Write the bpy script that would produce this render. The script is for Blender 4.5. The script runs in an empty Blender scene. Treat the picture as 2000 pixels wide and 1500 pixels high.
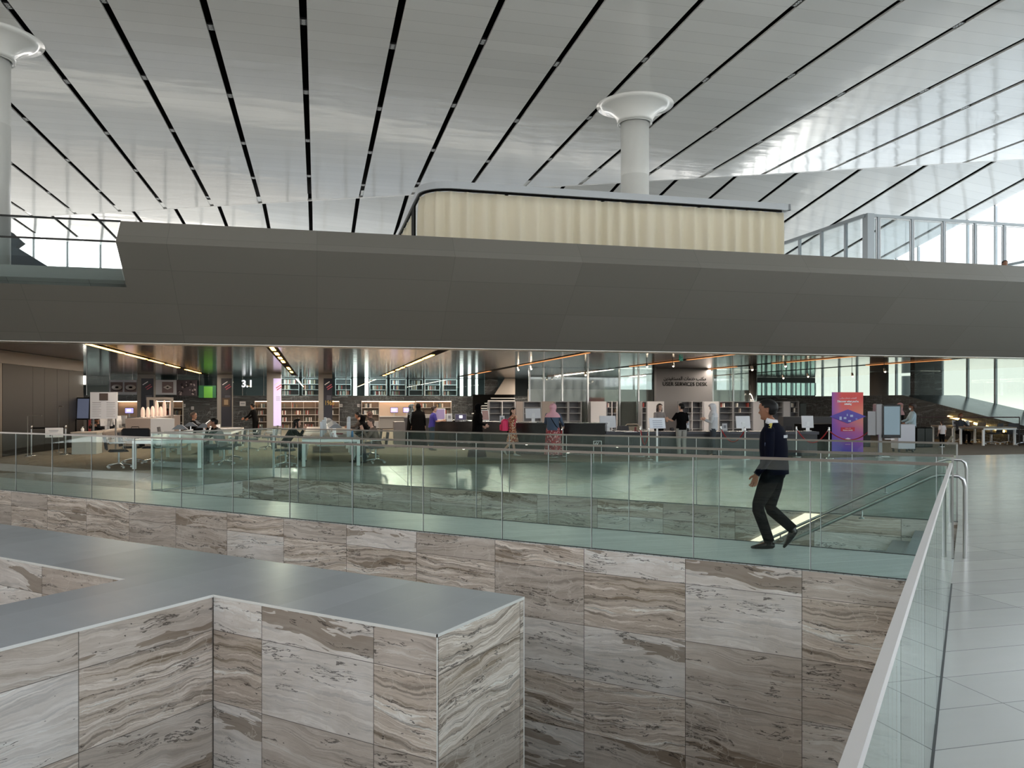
import bpy, math, random
from math import sin, cos, pi, radians
from mathutils import Vector, Matrix
random.seed(7)
sc = bpy.context.scene
col = sc.collection
# ------------------------------------------------------------------ camera
# world frame: +X runs along the bridge, +Y away from the camera along the right railing, floor at z = 0
FPX, U0, V0, EYE = 1553.0, 1000.0, 788.0, 1.70
YAW = radians(30.01)
cY, sY = cos(YAW), sin(YAW)
cd = bpy.data.cameras.new('camera'); cam = bpy.data.objects.new('camera', cd); col.objects.link(cam)
cam.location = (0, 0, EYE); cam.rotation_euler = (pi/2, 0, YAW)
cd.sensor_width = 36; cd.lens = 36*FPX/2000; cd.shift_y = (V0-750)/2000
cd.clip_start = 0.05; cd.clip_end = 600
sc.camera = cam
# ------------------------------------------------------------------ daylight
w = bpy.data.worlds.new('sky'); sc.world = w; w.use_nodes = True
nt = w.node_tree; nt.nodes.clear()
wo = nt.nodes.new('ShaderNodeOutputWorld'); bg = nt.nodes.new('ShaderNodeBackground')
tc = nt.nodes.new('ShaderNodeTexCoord'); sx = nt.nodes.new('ShaderNodeSeparateXYZ')
cr = nt.nodes.new('ShaderNodeValToRGB')
mr = nt.nodes.new('ShaderNodeMapRange'); mr.inputs[1].default_value = -0.25; mr.inputs[2].default_value = 0.6
cr.color_ramp.elements[0].color = (1.0, 0.93, 0.84, 1); cr.color_ramp.elements[0].position = 0.0
cr.color_ramp.elements[1].color = (0.62, 0.78, 1.0, 1); cr.color_ramp.elements[1].position = 1.0
e = cr.color_ramp.elements.new(0.28); e.color = (1.5, 1.43, 1.34, 1)
e = cr.color_ramp.elements.new(0.31); e.color = (1.0, 0.985, 0.96, 1)
e = cr.color_ramp.elements.new(0.6); e.color = (0.93, 0.96, 1.0, 1)
nt.links.new(tc.outputs['Generated'], sx.inputs[0]); nt.links.new(sx.outputs[2], mr.inputs[0])
nt.links.new(mr.outputs[0], cr.inputs[0]); nt.links.new(cr.outputs[0], bg.inputs[0]); nt.links.new(bg.outputs[0], wo.inputs[0])
bg.inputs[1].default_value = 3.4
sl_ = bpy.data.lights.new('sun', 'SUN'); sl_.energy = 12.; sl_.angle = radians(1.5); sl_.color = (1, .95, .88)
so = bpy.data.objects.new('sun', sl_); col.objects.link(so)
# low sun from beyond the far right corner of the hall
so.rotation_euler = (Matrix.Rotation(radians(43.79-30), 3, 'Z') @ Matrix.Rotation(radians(-66), 3, 'X')).to_euler()
vs = sc.view_settings
vs.view_transform = 'Standard'; vs.look = 'None'; vs.gamma = 1.0; vs.exposure = 0.62; vs.use_curve_mapping = False
cy = sc.cycles
cy.use_denoising = True; cy.max_bounces = 9; cy.diffuse_bounces = 4; cy.glossy_bounces = 4
cy.transmission_bounces = 6; cy.transparent_max_bounces = 24; cy.sample_clamp_indirect = 6; cy.caustics_reflective = False; cy.caustics_refractive = False
# ------------------------------------------------------------------ plan helpers
# second frame of the building, turned against the first: p along the upper deck's edge, q away from the camera under it
AP = radians(43.79)
PD = Vector((cos(AP), sin(AP), 0)); QD = Vector((-sin(AP), cos(AP), 0))
def PQ(p, q, z=0.0): return PD*p + QD*q + Vector((0, 0, z))
def ray(u):
    r = (u-U0)/FPX; return Vector((-sY+r*cY, cY+r*sY, 0))
def at(u, v, z=0.0):
    """floor plan reading: the point at height z seen at (u, v) in a 2000 x 1500 frame"""
    d = (EYE-z)*FPX/(v-V0); return ray(u)*d + Vector((0, 0, z))
def deep(u, d, z=0.0): return ray(u)*d + Vector((0, 0, z))
def topq(P): return P.dot(PD), P.dot(QD)
def atq(u, q, z=0.0):
    R = ray(u); d = q/R.dot(QD); return R*d + Vector((0, 0, z))
def dist(P): return P.x*-sY + P.y*cY
# ------------------------------------------------------------------ material helpers
MATS = {}
def newmat(name):
    m = bpy.data.materials.new(name); m.use_nodes = True
    n = m.node_tree; n.nodes.clear()
    o = n.nodes.new('ShaderNodeOutputMaterial'); return m, n, o
def srgb(r, g=None, b=None):
    if g is None: g = b = r
    f = lambda c: (c/255/12.92 if c/255 <= .04045 else ((c/255+.055)/1.055)**2.4)
    return (f(r), f(g), f(b), 1)
def mat(name, color, rough=.5, metal=0., spec=.5, noise=0., nscale=8., emit=None, estr=0., bump=0., coat=0.):
    if name in MATS: return MATS[name]
    m, n, o = newmat(name); b = n.nodes.new('ShaderNodeBsdfPrincipled'); n.links.new(b.outputs[0], o.inputs[0])
    c = srgb(*color) if len(color) == 3 else color
    b.inputs['Base Color'].default_value = c; b.inputs['Roughness'].default_value = rough; b.inputs['Metallic'].default_value = metal
    b.inputs['Specular IOR Level'].default_value = spec
    b.inputs['Coat Weight'].default_value = coat
    if noise > 0 or bump > 0:
        t = n.nodes.new('ShaderNodeTexNoise'); t.inputs['Scale'].default_value = nscale; t.inputs['Detail'].default_value = 4
        tcn = n.nodes.new('ShaderNodeTexCoord'); n.links.new(tcn.outputs['Object'], t.inputs['Vector'])
        if noise > 0:
            h = n.nodes.new('ShaderNodeMix'); h.data_type = 'RGBA'
            h.inputs['A'].default_value = tuple(max(0, x*(1-noise)) for x in c[:3])+(1,)
            h.inputs['B'].default_value = tuple(min(1, x*(1+noise)) for x in c[:3])+(1,)
            n.links.new(t.outputs[0], h.inputs['Factor']); n.links.new(h.outputs['Result'], b.inputs['Base Color'])
        if bump > 0:
            bp = n.nodes.new('ShaderNodeBump'); bp.inputs['Strength'].default_value = bump; bp.inputs['Distance'].default_value = .02
            n.links.new(t.outputs[0], bp.inputs['Height']); n.links.new(bp.outputs[0], b.inputs['Normal'])
    if emit is not None:
        b.inputs['Emission Color'].default_value = srgb(*emit) if len(emit) == 3 else emit
        b.inputs['Emission Strength'].default_value = estr
    MATS[name] = m; return m
class N:
    """tiny node-graph helper"""
    def __init__(s, n): s.n = n
    def new(s, t, **k):
        x = s.n.nodes.new(t)
        for a, v in k.items(): setattr(x, a, v)
        return x
    def put(s, node, i, v):
        if v is None: return
        if hasattr(v, 'is_linked') or hasattr(v, 'links'): s.n.links.new(v, node.inputs[i])
        else: node.inputs[i].default_value = v
    def math(s, op, a, b=None, c=None):
        x = s.new('ShaderNodeMath', operation=op)
        s.put(x, 0, a); s.put(x, 1, b); s.put(x, 2, c); return x.outputs[0]
    def vmath(s, op, a, b=None):
        x = s.new('ShaderNodeVectorMath', operation=op); s.put(x, 0, a); s.put(x, 1, b)
        return x.outputs['Value'] if op in ('DOT_PRODUCT', 'LENGTH') else x.outputs[0]
    def comb(s, x, y, z=0.0):
        c = s.new('ShaderNodeCombineXYZ'); s.put(c, 0, x); s.put(c, 1, y); s.put(c, 2, z); return c.outputs[0]
    def noise(s, vec, scale, detail=3, rough=.55, dist=0.):
        x = s.new('ShaderNodeTexNoise'); s.put(x, 'Vector', vec); x.inputs['Scale'].default_value = scale
        x.inputs['Detail'].default_value = detail; x.inputs['Roughness'].default_value = rough; x.inputs['Distortion'].default_value = dist
        return x.outputs[0], x.outputs[1]
    def ramp(s, f, stops, interp='LINEAR'):
        x = s.new('ShaderNodeValToRGB'); x.color_ramp.interpolation = interp; el = x.color_ramp.elements
        el[0].position, el[0].color = stops[0]; el[1].position, el[1].color = stops[-1]
        for p_, c_ in stops[1:-1]:
            q_ = el.new(p_); q_.color = c_
        s.put(x, 0, f); return x.outputs[0]
    def mix(s, f, a, b, mode='MIX'):
        x = s.new('ShaderNodeMix', data_type='RGBA', blend_type=mode); x.clamp_factor = True
        s.put(x, 'Factor', f); s.put(x, 'A', a); s.put(x, 'B', b); return x.outputs['Result']
    def line(s, coord, period, width, offset=0.):
        """1 on thin joints every period"""
        a = s.math('ADD', coord, offset); f = s.math('FRACT', s.math('DIVIDE', a, period))
        d = s.math('MINIMUM', f, s.math('SUBTRACT', 1.0, f))
        return s.math('LESS_THAN', d, width/period/2)
    def cell(s, coord, period, offset=0.):
        return s.math('FLOOR', s.math('DIVIDE', s.math('ADD', coord, offset), period))
    def white(s, vec):
        x = s.new('ShaderNodeTexWhiteNoise', noise_dimensions='3D'); s.put(x, 'Vector', vec); return x.outputs[0], x.outputs[1]
def glass_mat(name, tint, refl=1.0, rough=0.0):
    if name in MATS: return MATS[name]
    m, n, o = newmat(name); g = N(n)
    t = g.new('ShaderNodeBsdfTransparent'); t.inputs[0].default_value = tint
    r = g.new('ShaderNodeBsdfGlossy'); r.inputs[1].default_value = rough; r.inputs[0].default_value = (.95, 1, .98, 1)
    ge = g.new('ShaderNodeNewGeometry')
    cs = g.math('ABSOLUTE', g.vmath('DOT_PRODUCT', ge.outputs['Normal'], ge.outputs['Incoming']))
    ff = g.math('MULTIPLY', g.math('MULTIPLY_ADD', g.math('POWER', g.math('SUBTRACT', 1.0, cs), 5.0), .96, .04), refl)
    x = g.new('ShaderNodeMixShader'); n.links.new(ff, x.inputs[0]); n.links.new(t.outputs[0], x.inputs[1]); n.links.new(r.outputs[0], x.inputs[2])
    n.links.new(x.outputs[0], o.inputs[0]); MATS[name] = m; return m
# ------------------------------------------------------------------ mesh helpers
class MB:
    def __init__(s): s.v = []; s.f = []; s.mi = []; s.uv = []; s.sm = []
    def add(s, vs_, fs, mi=0, uvs=None, smooth=False):
        b = len(s.v); s.v += [tuple(x) for x in vs_]
        for k, f in enumerate(fs):
            s.f.append(tuple(i+b for i in f)); s.mi.append(mi); s.sm.append(smooth)
            s.uv.append(uvs[k] if uvs else None)
        return s
    def box(s, x0, x1, y0, y1, z0, z1, mi=0, M=None):
        P = [Vector((x, y, z)) for z in (z0, z1) for y in (y0, y1) for x in (x0, x1)]
        if M: P = [M @ p_ for p_ in P]
        return s.add(P, [(0, 2, 3, 1), (4, 5, 7, 6), (0, 1, 5, 4), (2, 6, 7, 3), (0, 4, 6, 2), (1, 3, 7, 5)], mi)
    def cbox(s, c, size, mi=0, rz=0., rx=0., ry=0.):
        M = Matrix.Translation(Vector(c)) @ Matrix.Rotation(rz, 4, 'Z') @ Matrix.Rotation(ry, 4, 'Y') @ Matrix.Rotation(rx, 4, 'X')
        a, b, c_ = size[0]/2, size[1]/2, size[2]/2
        return s.box(-a, a, -b, b, -c_, c_, mi, M)
    def rbox(s, x0, x1, y0, y1, z0, z1, r=.01, mi=0):
        """box with chamfered vertical edges and top"""
        pts = []
        for (cx, cy_, sx_, sy_) in ((x1, y1, -1, -1), (x0, y1, 1, -1), (x0, y0, 1, 1), (x1, y0, -1, 1)):
            pts += [(cx, cy_+sy_*r), (cx+sx_*r, cy_)] if sx_*sy_ > 0 else [(cx+sx_*r, cy_), (cx, cy_+sy_*r)]
        ins = [(x0+r+(x-x0)*(x1-x0-2*r)/(x1-x0), y0+r+(y-y0)*(y1-y0-2*r)/(y1-y0)) for x, y in pts]
        n = len(pts)
        V = [(x, y, z0) for x, y in pts]+[(x, y, z1-r) for x, y in pts]+[(x, y, z1) for x, y in ins]
        F = [tuple(range(n-1, -1, -1)), tuple(range(2*n, 3*n))]
        for k in range(2):
            for i in range(n):
                j = (i+1) % n; F.append((k*n+i, k*n+j, (k+1)*n+j, (k+1)*n+i))
        return s.add(V, F, mi)
    def tube(s, pts, r, n=8, mi=0, cap=True, r1=None):
        pts = [Vector(p_) for p_ in pts]; V = []; m = len(pts)
        up = None
        for i, p_ in enumerate(pts):
            t = (pts[min(i+1, m-1)]-pts[max(i-1, 0)]).normalized()
            if up is None:
                up = Vector((0, 0, 1)) if abs(t.z) < .9 else Vector((1, 0, 0))
            a = t.cross(up).normalized(); b_ = a.cross(t).normalized(); up = b_
            rr = r if r1 is None else r+(r1-r)*i/max(1, m-1)
            if not isinstance(r, (int, float)): rr = r[i]
            V += [p_+a*(rr*cos(2*pi*k/n))+b_*(rr*sin(2*pi*k/n)) for k in range(n)]
        F = [(i*n+k, i*n+(k+1) % n, (i+1)*n+(k+1) % n, (i+1)*n+k) for i in range(m-1) for k in range(n)]
        s.add(V, F, mi, smooth=True)
        if cap:
            s.add(V[:n], [tuple(range(n-1, -1, -1))], mi); s.add(V[-n:], [tuple(range(n))], mi)
        return s
    def lathe(s, prof, n=24, mi=0, c=(0, 0, 0), sx_=1., sy_=1., smooth=True, fold=None):
        V = []
        for (r, z) in prof:
            for k in range(n):
                a = 2*pi*k/n; q = 1.
                if fold: q = 1+fold(a, z)
                V.append((c[0]+r*q*cos(a)*sx_, c[1]+r*q*sin(a)*sy_, c[2]+z))
        F = [(i*n+k, i*n+(k+1) % n, (i+1)*n+(k+1) % n, (i+1)*n+k) for i in range(len(prof)-1) for k in range(n)]
        F.append(tuple(range(n-1, -1, -1))); F.append(tuple((len(prof)-1)*n+k for k in range(n)))
        return s.add(V, F, mi, smooth=smooth)
    def prism(s, poly, z0, z1, mi=0, M=None):
        n = len(poly)
        V = [Vector((x, y, z0)) for x, y in poly]+[Vector((x, y, z1)) for x, y in poly]
        if M: V = [M @ p_ for p_ in V]
        return s.add(V, [tuple(range(n-1, -1, -1)), tuple(range(n, 2*n))]+[(i, (i+1) % n, n+(i+1) % n, n+i) for i in range(n)], mi)
    def quad(s, a, b, c, d, mi=0, uv=None): return s.add([a, b, c, d], [(0, 1, 2, 3)], mi, [uv] if uv else None)
    def ball(s, c, r, n=12, mi=0, sz=1., sx_=1., sy_=1.):
        m = max(4, n//2)
        V = [(c[0], c[1], c[2]-r*sz)]
        for i in range(1, m):
            t = -pi/2+pi*i/m
            V += [(c[0]+r*cos(t)*cos(2*pi*k/n)*sx_, c[1]+r*cos(t)*sin(2*pi*k/n)*sy_, c[2]+r*sin(t)*sz) for k in range(n)]
        V.append((c[0], c[1], c[2]+r*sz)); L = len(V)-1
        F = [(0, 1+(k+1) % n, 1+k) for k in range(n)]
        F += [(1+i*n+k, 1+i*n+(k+1) % n, 1+(i+1)*n+(k+1) % n, 1+(i+1)*n+k) for i in range(m-2) for k in range(n)]
        F += [(L, 1+(m-2)*n+k, 1+(m-2)*n+(k+1) % n) for k in range(n)]
        return s.add(V, F, mi, smooth=True)
    def mesh(s, name, mats):
        me = bpy.data.meshes.new(name); me.from_pydata(s.v, [], s.f); 
        for m in (mats if isinstance(mats, (list, tuple)) else [mats]): me.materials.append(m)
        me.polygons.foreach_set('material_index', s.mi); me.polygons.foreach_set('use_smooth', s.sm)
        if any(u is not None for u in s.uv):
            L = me.uv_layers.new(name='uv')
            k = 0
            for i, f in enumerate(s.f):
                for j in range(len(f)):
                    L.data[k].uv = s.uv[i][j] if s.uv[i] else (0, 0); k += 1
        me.update(); return me
    def build(s, name, mats, parent=None, loc=None, rz=0.):
        o = bpy.data.objects.new(name, s.mesh(name, mats)); col.objects.link(o)
        if parent: o.parent = parent
        if loc is not None: o.location = loc
        o.rotation_euler.z = rz
        return o
def tag(o, label=None, cat=None, group=None, kind=None):
    if label: o['label'] = label
    if cat: o['category'] = cat
    if group: o['group'] = group
    if kind: o['kind'] = kind
    return o
def thing(name, label, cat, loc=(0, 0, 0), rz=0., group=None):
    o = bpy.data.objects.new(name, None); col.objects.link(o); o.empty_display_size = .2
    o.location = loc; o.rotation_euler.z = rz
    return tag(o, label, cat, group)
def dup(root, loc, rz=None, label=None, group=None, scale=None):
    def cp(o, par):
        c = o.copy(); col.objects.link(c); c.parent = par
        for ch in [x for x in KIDS.get(o.name, [])] or [x for x in o.children]: cp(ch, c)
        return c
    r = cp(root, None); r.location = loc
    if rz is not None: r.rotation_euler.z = rz
    if label: r['label'] = label
    if group: r['group'] = group
    if scale: r.scale = scale
    return r
KIDS = {}
def struct(name, mb, m, loc=None, rz=0.): return tag(mb.build(name, m, None, loc, rz), kind='structure')
def text(body, size, m, parent, M, name='lettering', ext=.004, align='CENTER', bold=0., xs=1.):
    c = bpy.data.curves.new(name, 'FONT'); c.body = body; c.size = size; c.align_x = align; c.align_y = 'CENTER'; c.extrude = ext; c.offset = bold
    c.resolution_u = 3
    c.materials.append(m); o = bpy.data.objects.new(name, c); col.objects.link(o); bpy.context.view_layer.update()
    me = bpy.data.meshes.new_from_object(o); bpy.data.objects.remove(o)
    o = bpy.data.objects.new(name, me); col.objects.link(o); o.parent = parent
    o.matrix_local = M @ Matrix.Diagonal((xs, 1, 1, 1)); return o
FACE = Matrix.Rotation(pi/2, 4, 'X')     # a text standing upright, read from -Y
# ------------------------------------------------------------------ large surfaces: materials
def stone_mat(name, light=1.0, warm=1.0, dark=False):
    m, n, o = newmat(name); g = N(n)
    b = g.new('ShaderNodeBsdfPrincipled'); n.links.new(b.outputs[0], o.inputs[0])
    uv = g.new('ShaderNodeUVMap'); uv.uv_map = 'uv'
    s = g.new('ShaderNodeSeparateXYZ'); n.links.new(uv.outputs[0], s.inputs[0])
    U, V = s.outputs[0], s.outputs[1]
    W_, H_ = 1.225, 0.63
    iu, iv = g.cell(U, W_), g.cell(V, H_)
    wv, wc = g.white(g.comb(iu, iv, 3.0))
    off = g.vmath('MULTIPLY', wc, (13., 17., 19.))
    sw = g.new('ShaderNodeSeparateXYZ'); n.links.new(wc, sw.inputs[0])
    tilt = g.math('MULTIPLY', g.math('SUBTRACT', sw.outputs[1], .5), .2)
    # wavy bedding: height plus slow swells
    fr_ = g.math('MULTIPLY_ADD', sw.outputs[0], 1.5, .45)
    base = g.vmath('ADD', g.comb(g.math('MULTIPLY', U, .9), g.math('MULTIPLY', V, 1.6), 0.), off)
    swell, _ = g.noise(base, .9, 3, .5)
    v2 = g.math('ADD', g.math('ADD', V, g.math('MULTIPLY', U, tilt)), g.math('MULTIPLY', swell, .38))
    fine, _ = g.noise(g.vmath('ADD', g.comb(g.math('MULTIPLY', U, 1.2), g.math('MULTIPLY', v2, 2.0)), off), 6., 4, .6)
    v3 = g.math('ADD', v2, g.math('MULTIPLY', fine, .05))
    bandvec = g.vmath('ADD', g.comb(g.math('MULTIPLY', U, .16), g.math('MULTIPLY', g.math('MULTIPLY', v3, fr_), 4.2)), off)
    band, _ = g.noise(bandvec, 2.3, 7, .66)
    thin, _ = g.noise(g.vmath('ADD', g.comb(g.math('MULTIPLY', U, .35), g.math('MULTIPLY', v3, 16.)), off), 1.6, 4, .7)
    k = lambda a: srgb(*[min(255, x*1.2-8) for x in a])
    stops = [(.28, k((96, 82, 70))), (.37, k((150, 138, 124))), (.43, k((188, 178, 168))), (.49, k((166, 154, 143))), (.54, k((210, 203, 196))), (.59, k((181, 169, 156))), (.63, k((226, 222, 216))), (.68, k((198, 188, 176))), (.78, k((236, 234, 230)))]
    if dark: stops = [(.3, srgb(40, 42, 44)), (.45, srgb(74, 77, 79)), (.52, srgb(58, 61, 63)), (.6, srgb(96, 100, 102)), (.75, srgb(130, 134, 136))]
    c = g.ramp(band, stops)
    tone = g.ramp(g.math('ADD', g.math('MULTIPLY', wv, .5), g.math('MULTIPLY', swell, .5)), [(.25, (.62, .57, .52, 1)), (.5, (.85, .81, .78, 1)), (.75, (1., 1., 1., 1))])
    if not dark: c = g.mix(.4, c, tone, 'MULTIPLY')
    c = g.mix(g.math('MULTIPLY', g.ramp(thin, [(.52, (0, 0, 0, 1)), (.62, (1, 1, 1, 1))]), .6), c, srgb(92, 80, 70) if not dark else srgb(36, 38, 40))
    if not dark:
        pl = g.math('MULTIPLY', g.math('GREATER_THAN', wv, .62), .62)
        mot, _ = g.noise(base, 2.2, 4)
        c = g.mix(pl, c, g.ramp(mot, [(.3, srgb(158, 146, 136)), (.7, srgb(200, 190, 181))]))
        wt_ = g.math('MULTIPLY', g.math('LESS_THAN', wv, .24), .5)
        c = g.mix(wt_, c, g.ramp(mot, [(.3, srgb(214, 210, 206)), (.7, srgb(250, 249, 248))]))
        big, _ = g.noise(g.vmath('ADD', g.comb(g.math('MULTIPLY', U, .3), g.math('MULTIPLY', v2, 2.2)), off), 1.1, 5, .6)
        bm_ = g.math('MULTIPLY', g.math('GREATER_THAN', big, .585), g.math('GREATER_THAN', sw.outputs[1], .35))
        c = g.mix(g.math('MULTIPLY', bm_, .7), c, srgb(126, 108, 90))
    # dark fissures along the bedding
    f2, _ = g.noise(g.vmath('ADD', g.comb(g.math('MULTIPLY', U, .55), g.math('MULTIPLY', v3, 5.)), off), 1.3, 6, .62)
    d2 = g.math('ABSOLUTE', g.math('SUBTRACT', f2, .46))
    brk, _ = g.noise(base, 3.1, 2)
    fis = g.math('MULTIPLY', g.math('LESS_THAN', d2, .0085), g.math('GREATER_THAN', brk, .5))
    c = g.mix(g.math('MULTIPLY', fis, .75), c, srgb(52, 44, 40))
    # pale cross veins
    vo = g.new('ShaderNodeTexVoronoi'); vo.feature = 'DISTANCE_TO_EDGE'; vo.inputs['Scale'].default_value = 2.6
    wob, wobc = g.noise(base, 5., 3)
    vv = g.vmath('ADD', g.vmath('ADD', g.comb(g.math('MULTIPLY', U, 1.5), g.math('MULTIPLY', v2, .8)), off), g.vmath('MULTIPLY', wobc, (.35, .35, 0.)))
    n.links.new(vv, vo.inputs['Vector'])
    cell2 = g.math('MULTIPLY', g.math('LESS_THAN', vo.outputs['Distance'], .012), g.math('GREATER_THAN', sw.outputs[2], .45))
    c = g.mix(g.math('MULTIPLY', cell2, .5), c, srgb(214, 206, 196) if not dark else srgb(150, 154, 156))
    # pits
    pt, _ = g.noise(g.vmath('ADD', g.comb(g.math('MULTIPLY', U, .5), V), off), 34., 2, .5)
    c = g.mix(g.math('MULTIPLY', g.math('GREATER_THAN', pt, .735), .8), c, srgb(40, 36, 34))
    j = g.math('MAXIMUM', g.line(U, W_, .007), g.line(V, H_, .006))
    c = g.mix(g.math('MULTIPLY', j, .8), c, srgb(66, 60, 54))
    n.links.new(c, b.inputs['Base Color'])
    b.inputs['Roughness'].default_value = .32 if not dark else .22
    b.inputs['Specular IOR Level'].default_value = .35
    return m
M_stone = stone_mat('banded travertine')
M_stone_dark = stone_mat('dark banded marble', dark=True)

def tiled_floor(name, ang, pw, ph, c0, c1, rough, joint=.004, jc=(110, 110, 108), streak=True, ox=0., oy=0., bump=.0, jstr=.8):
    m, n, o = newmat(name); g = N(n)
    b = g.new('ShaderNodeBsdfPrincipled'); n.links.new(b.outputs[0], o.inputs[0])
    ge = g.new('ShaderNodeNewGeometry'); P = ge.outputs['Position']
    A = g.vmath('DOT_PRODUCT', P, (cos(ang), sin(ang), 0)); B = g.vmath('DOT_PRODUCT', P, (-sin(ang), cos(ang), 0))
    iv = g.cell(B, ph, oy)
    A2 = g.math('ADD', A, ox)
    iu = g.cell(A2, pw)
    wv, _ = g.white(g.comb(iu, iv, 1.))
    c = g.mix(wv, srgb(*c0), srgb(*c1))
    if streak:
        s_, _ = g.noise(g.comb(g.math('MULTIPLY', A, .7), g.math('MULTIPLY', B, 3.5)), 1.5, 4, .6)
        c = g.mix(g.math('MULTIPLY', s_, .35), c, srgb(*[int(x*.86) for x in c0]))
    j = g.math('MAXIMUM', g.line(A2, pw, joint), g.line(B, ph, joint, oy))
    c = g.mix(g.math('MULTIPLY', j, jstr), c, srgb(*jc))
    n.links.new(c, b.inputs['Base Color'])
    r_, _ = g.noise(P, 2.5, 3)
    n.links.new(g.math('MULTIPLY_ADD', r_, .12, rough-.06), b.inputs['Roughness'])
    b.inputs['Specular IOR Level'].default_value = .45
    if bump:
        bp = g.new('ShaderNodeBump'); bp.inputs['Strength'].default_value = bump; bp.inputs['Distance'].default_value = .01
        nn, _ = g.noise(g.comb(g.math('MULTIPLY', A, .6), g.math('MULTIPLY', B, 2.5)), 2.0, 2)
        n.links.new(nn, bp.inputs['Height']); n.links.new(bp.outputs[0], b.inputs['Normal'])
    return m
M_floor = tiled_floor('polished pale stone floor', AP, 1.9, .43, (190, 191, 188), (204, 204, 200), .2, joint=.007, jc=(96, 97, 96), ox=-3.78+1.9, oy=.15)
M_top = tiled_floor('honed grey stone top', 0., .42, 9., (152, 156, 162), (172, 176, 182), .33, joint=.003, jc=(196, 198, 198), jstr=.5)
M_deck = tiled_floor('deck with painted reflection lines', AP, 30., .055, (196, 206, 205), (220, 227, 226), .36, joint=.010, jc=(150, 162, 162))  # fine lines paint the reflected ceiling slats into the deck colour
M_carpet = mat('taupe carpet', (124, 114, 102), .95, noise=.12, nscale=3.0, spec=.1)

def ceiling_mat():
    m, n, o = newmat('glossy white ceiling cladding'); g = N(n)
    b = g.new('ShaderNodeBsdfPrincipled'); n.links.new(b.outputs[0], o.inputs[0])
    ge = g.new('ShaderNodeNewGeometry'); P = ge.outputs['Position']
    A = g.vmath('DOT_PRODUCT', P, tuple(PD)); B = g.vmath('DOT_PRODUCT', P, tuple(QD))
    ln = g.line(B, .6, .012)
    stag = g.cell(A, 2.428, .348)
    wv, _ = g.white(g.comb(g.cell(B, .6), stag, 2.))
    c = g.mix(wv, srgb(226, 226, 224), srgb(234, 234, 232))
    c = g.mix(g.math('MULTIPLY', ln, .4), c, srgb(120, 120, 120))
    n.links.new(c, b.inputs['Base Color'])
    b.inputs['Roughness'].default_value = .10; b.inputs['Specular IOR Level'].default_value = .45
    bp = g.new('ShaderNodeBump'); bp.inputs['Strength'].default_value = .5; bp.inputs['Distance'].default_value = .02
    nn, _ = g.noise(g.comb(g.math('MULTIPLY', A, .5), g.math('MULTIPLY', B, 1.7)), .9, 2, .4)
    h = g.math('ADD', nn, g.math('MULTIPLY', g.math('SUBTRACT', wv, .5), .0))
    n.links.new(h, bp.inputs['Height']); n.links.new(bp.outputs[0], b.inputs['Normal'])
    return m
M_ceil = ceiling_mat()
M_black = mat('matt black', (8, 8, 8), .8, spec=.1)
M_slot = mat('black slot void', (4, 4, 4), .9, spec=.05)
def clad_mat():
    m, n, o = newmat('grey satin cladding'); g = N(n)
    b = g.new('ShaderNodeBsdfPrincipled'); n.links.new(b.outputs[0], o.inputs[0])
    ge = g.new('ShaderNodeNewGeometry'); P = ge.outputs['Position']
    A = g.vmath('DOT_PRODUCT', P, tuple(PD)); s = g.new('ShaderNodeSeparateXYZ'); n.links.new(P, s.inputs[0])
    Z = s.outputs[2]
    wv, _ = g.white(g.comb(g.cell(A, 3.6), g.cell(Z, .74, .1), 5.))
    c = g.mix(wv, srgb(128, 125, 119), srgb(134, 131, 125))
    j = g.math('MAXIMUM', g.line(A, 3.6, .010), g.line(Z, .74, .008, .1))
    c = g.mix(g.math('MULTIPLY', j, .35), c, srgb(60, 60, 58))
    n.links.new(c, b.inputs['Base Color']); b.inputs['Roughness'].default_value = .42
    b.inputs['Metallic'].default_value = .15
    b.inputs['Specular IOR Level'].default_value = .5
    return m
M_clad = clad_mat()
def soffit_mat():
    m, n, o = newmat('dark bronze mirror soffit'); g = N(n)
    b = g.new('ShaderNodeBsdfPrincipled'); n.links.new(b.outputs[0], o.inputs[0])
    ge = g.new('ShaderNodeNewGeometry'); P = ge.outputs['Position']
    B = g.vmath('DOT_PRODUCT', P, tuple(QD)); A = g.vmath('DOT_PRODUCT', P, tuple(PD))
    ln = g.line(B, .3, .03)
    c = g.mix(ln, srgb(78, 66, 58), srgb(20, 17, 15))
    n.links.new(c, b.inputs['Base Color']); b.inputs['Metallic'].default_value = .75; b.inputs['Roughness'].default_value = .12
    bp = g.new('ShaderNodeBump'); bp.inputs['Strength'].default_value = .5; bp.inputs['Distance'].default_value = .012
    nn, _ = g.noise(g.comb(g.math('MULTIPLY', A, .25), g.math('MULTIPLY', B, 3.2)), 1.0, 2)
    n.links.new(nn, bp.inputs['Height']); n.links.new(bp.outputs[0], b.inputs['Normal'])
    return m
M_soffit = soffit_mat()
M_steel = mat('brushed steel', (190, 190, 190), .28, 1.)
M_chrome = mat('chrome', (225, 225, 225), .10, 1.)
M_railtop = mat('satin steel handrail', (138, 132, 127), .33, .9)
M_white = mat('white paint', (228, 229, 230), .4)
M_pale = mat('pale grey laminate', (176, 178, 180), .45)
M_midgrey = mat('mid grey laminate', (120, 120, 122), .5)
M_darkgrey = mat('dark grey', (58, 58, 60), .5)
M_blackdesk = mat('black stone desk', (22, 22, 25), .25)
M_col = mat('pale column cladding', (206, 208, 206), .35, noise=.03, nscale=2)
M_glass = glass_mat('railing glass', (.905, .955, .942, 1), 1.0)
M_glass_clear = glass_mat('clear window glass', (.76, .775, .78, 1), .8)
M_glass_green = glass_mat('green tinted glass', (.86, .90, .90, 1), 1.0)
M_frost = mat('frosted grey glass', (196, 204, 206), .25)
M_skyframe = mat('anodised window frame', (150, 156, 160), .35, .6)
M_blackmetal = mat('black metal', (18, 18, 20), .4, .3)
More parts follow.
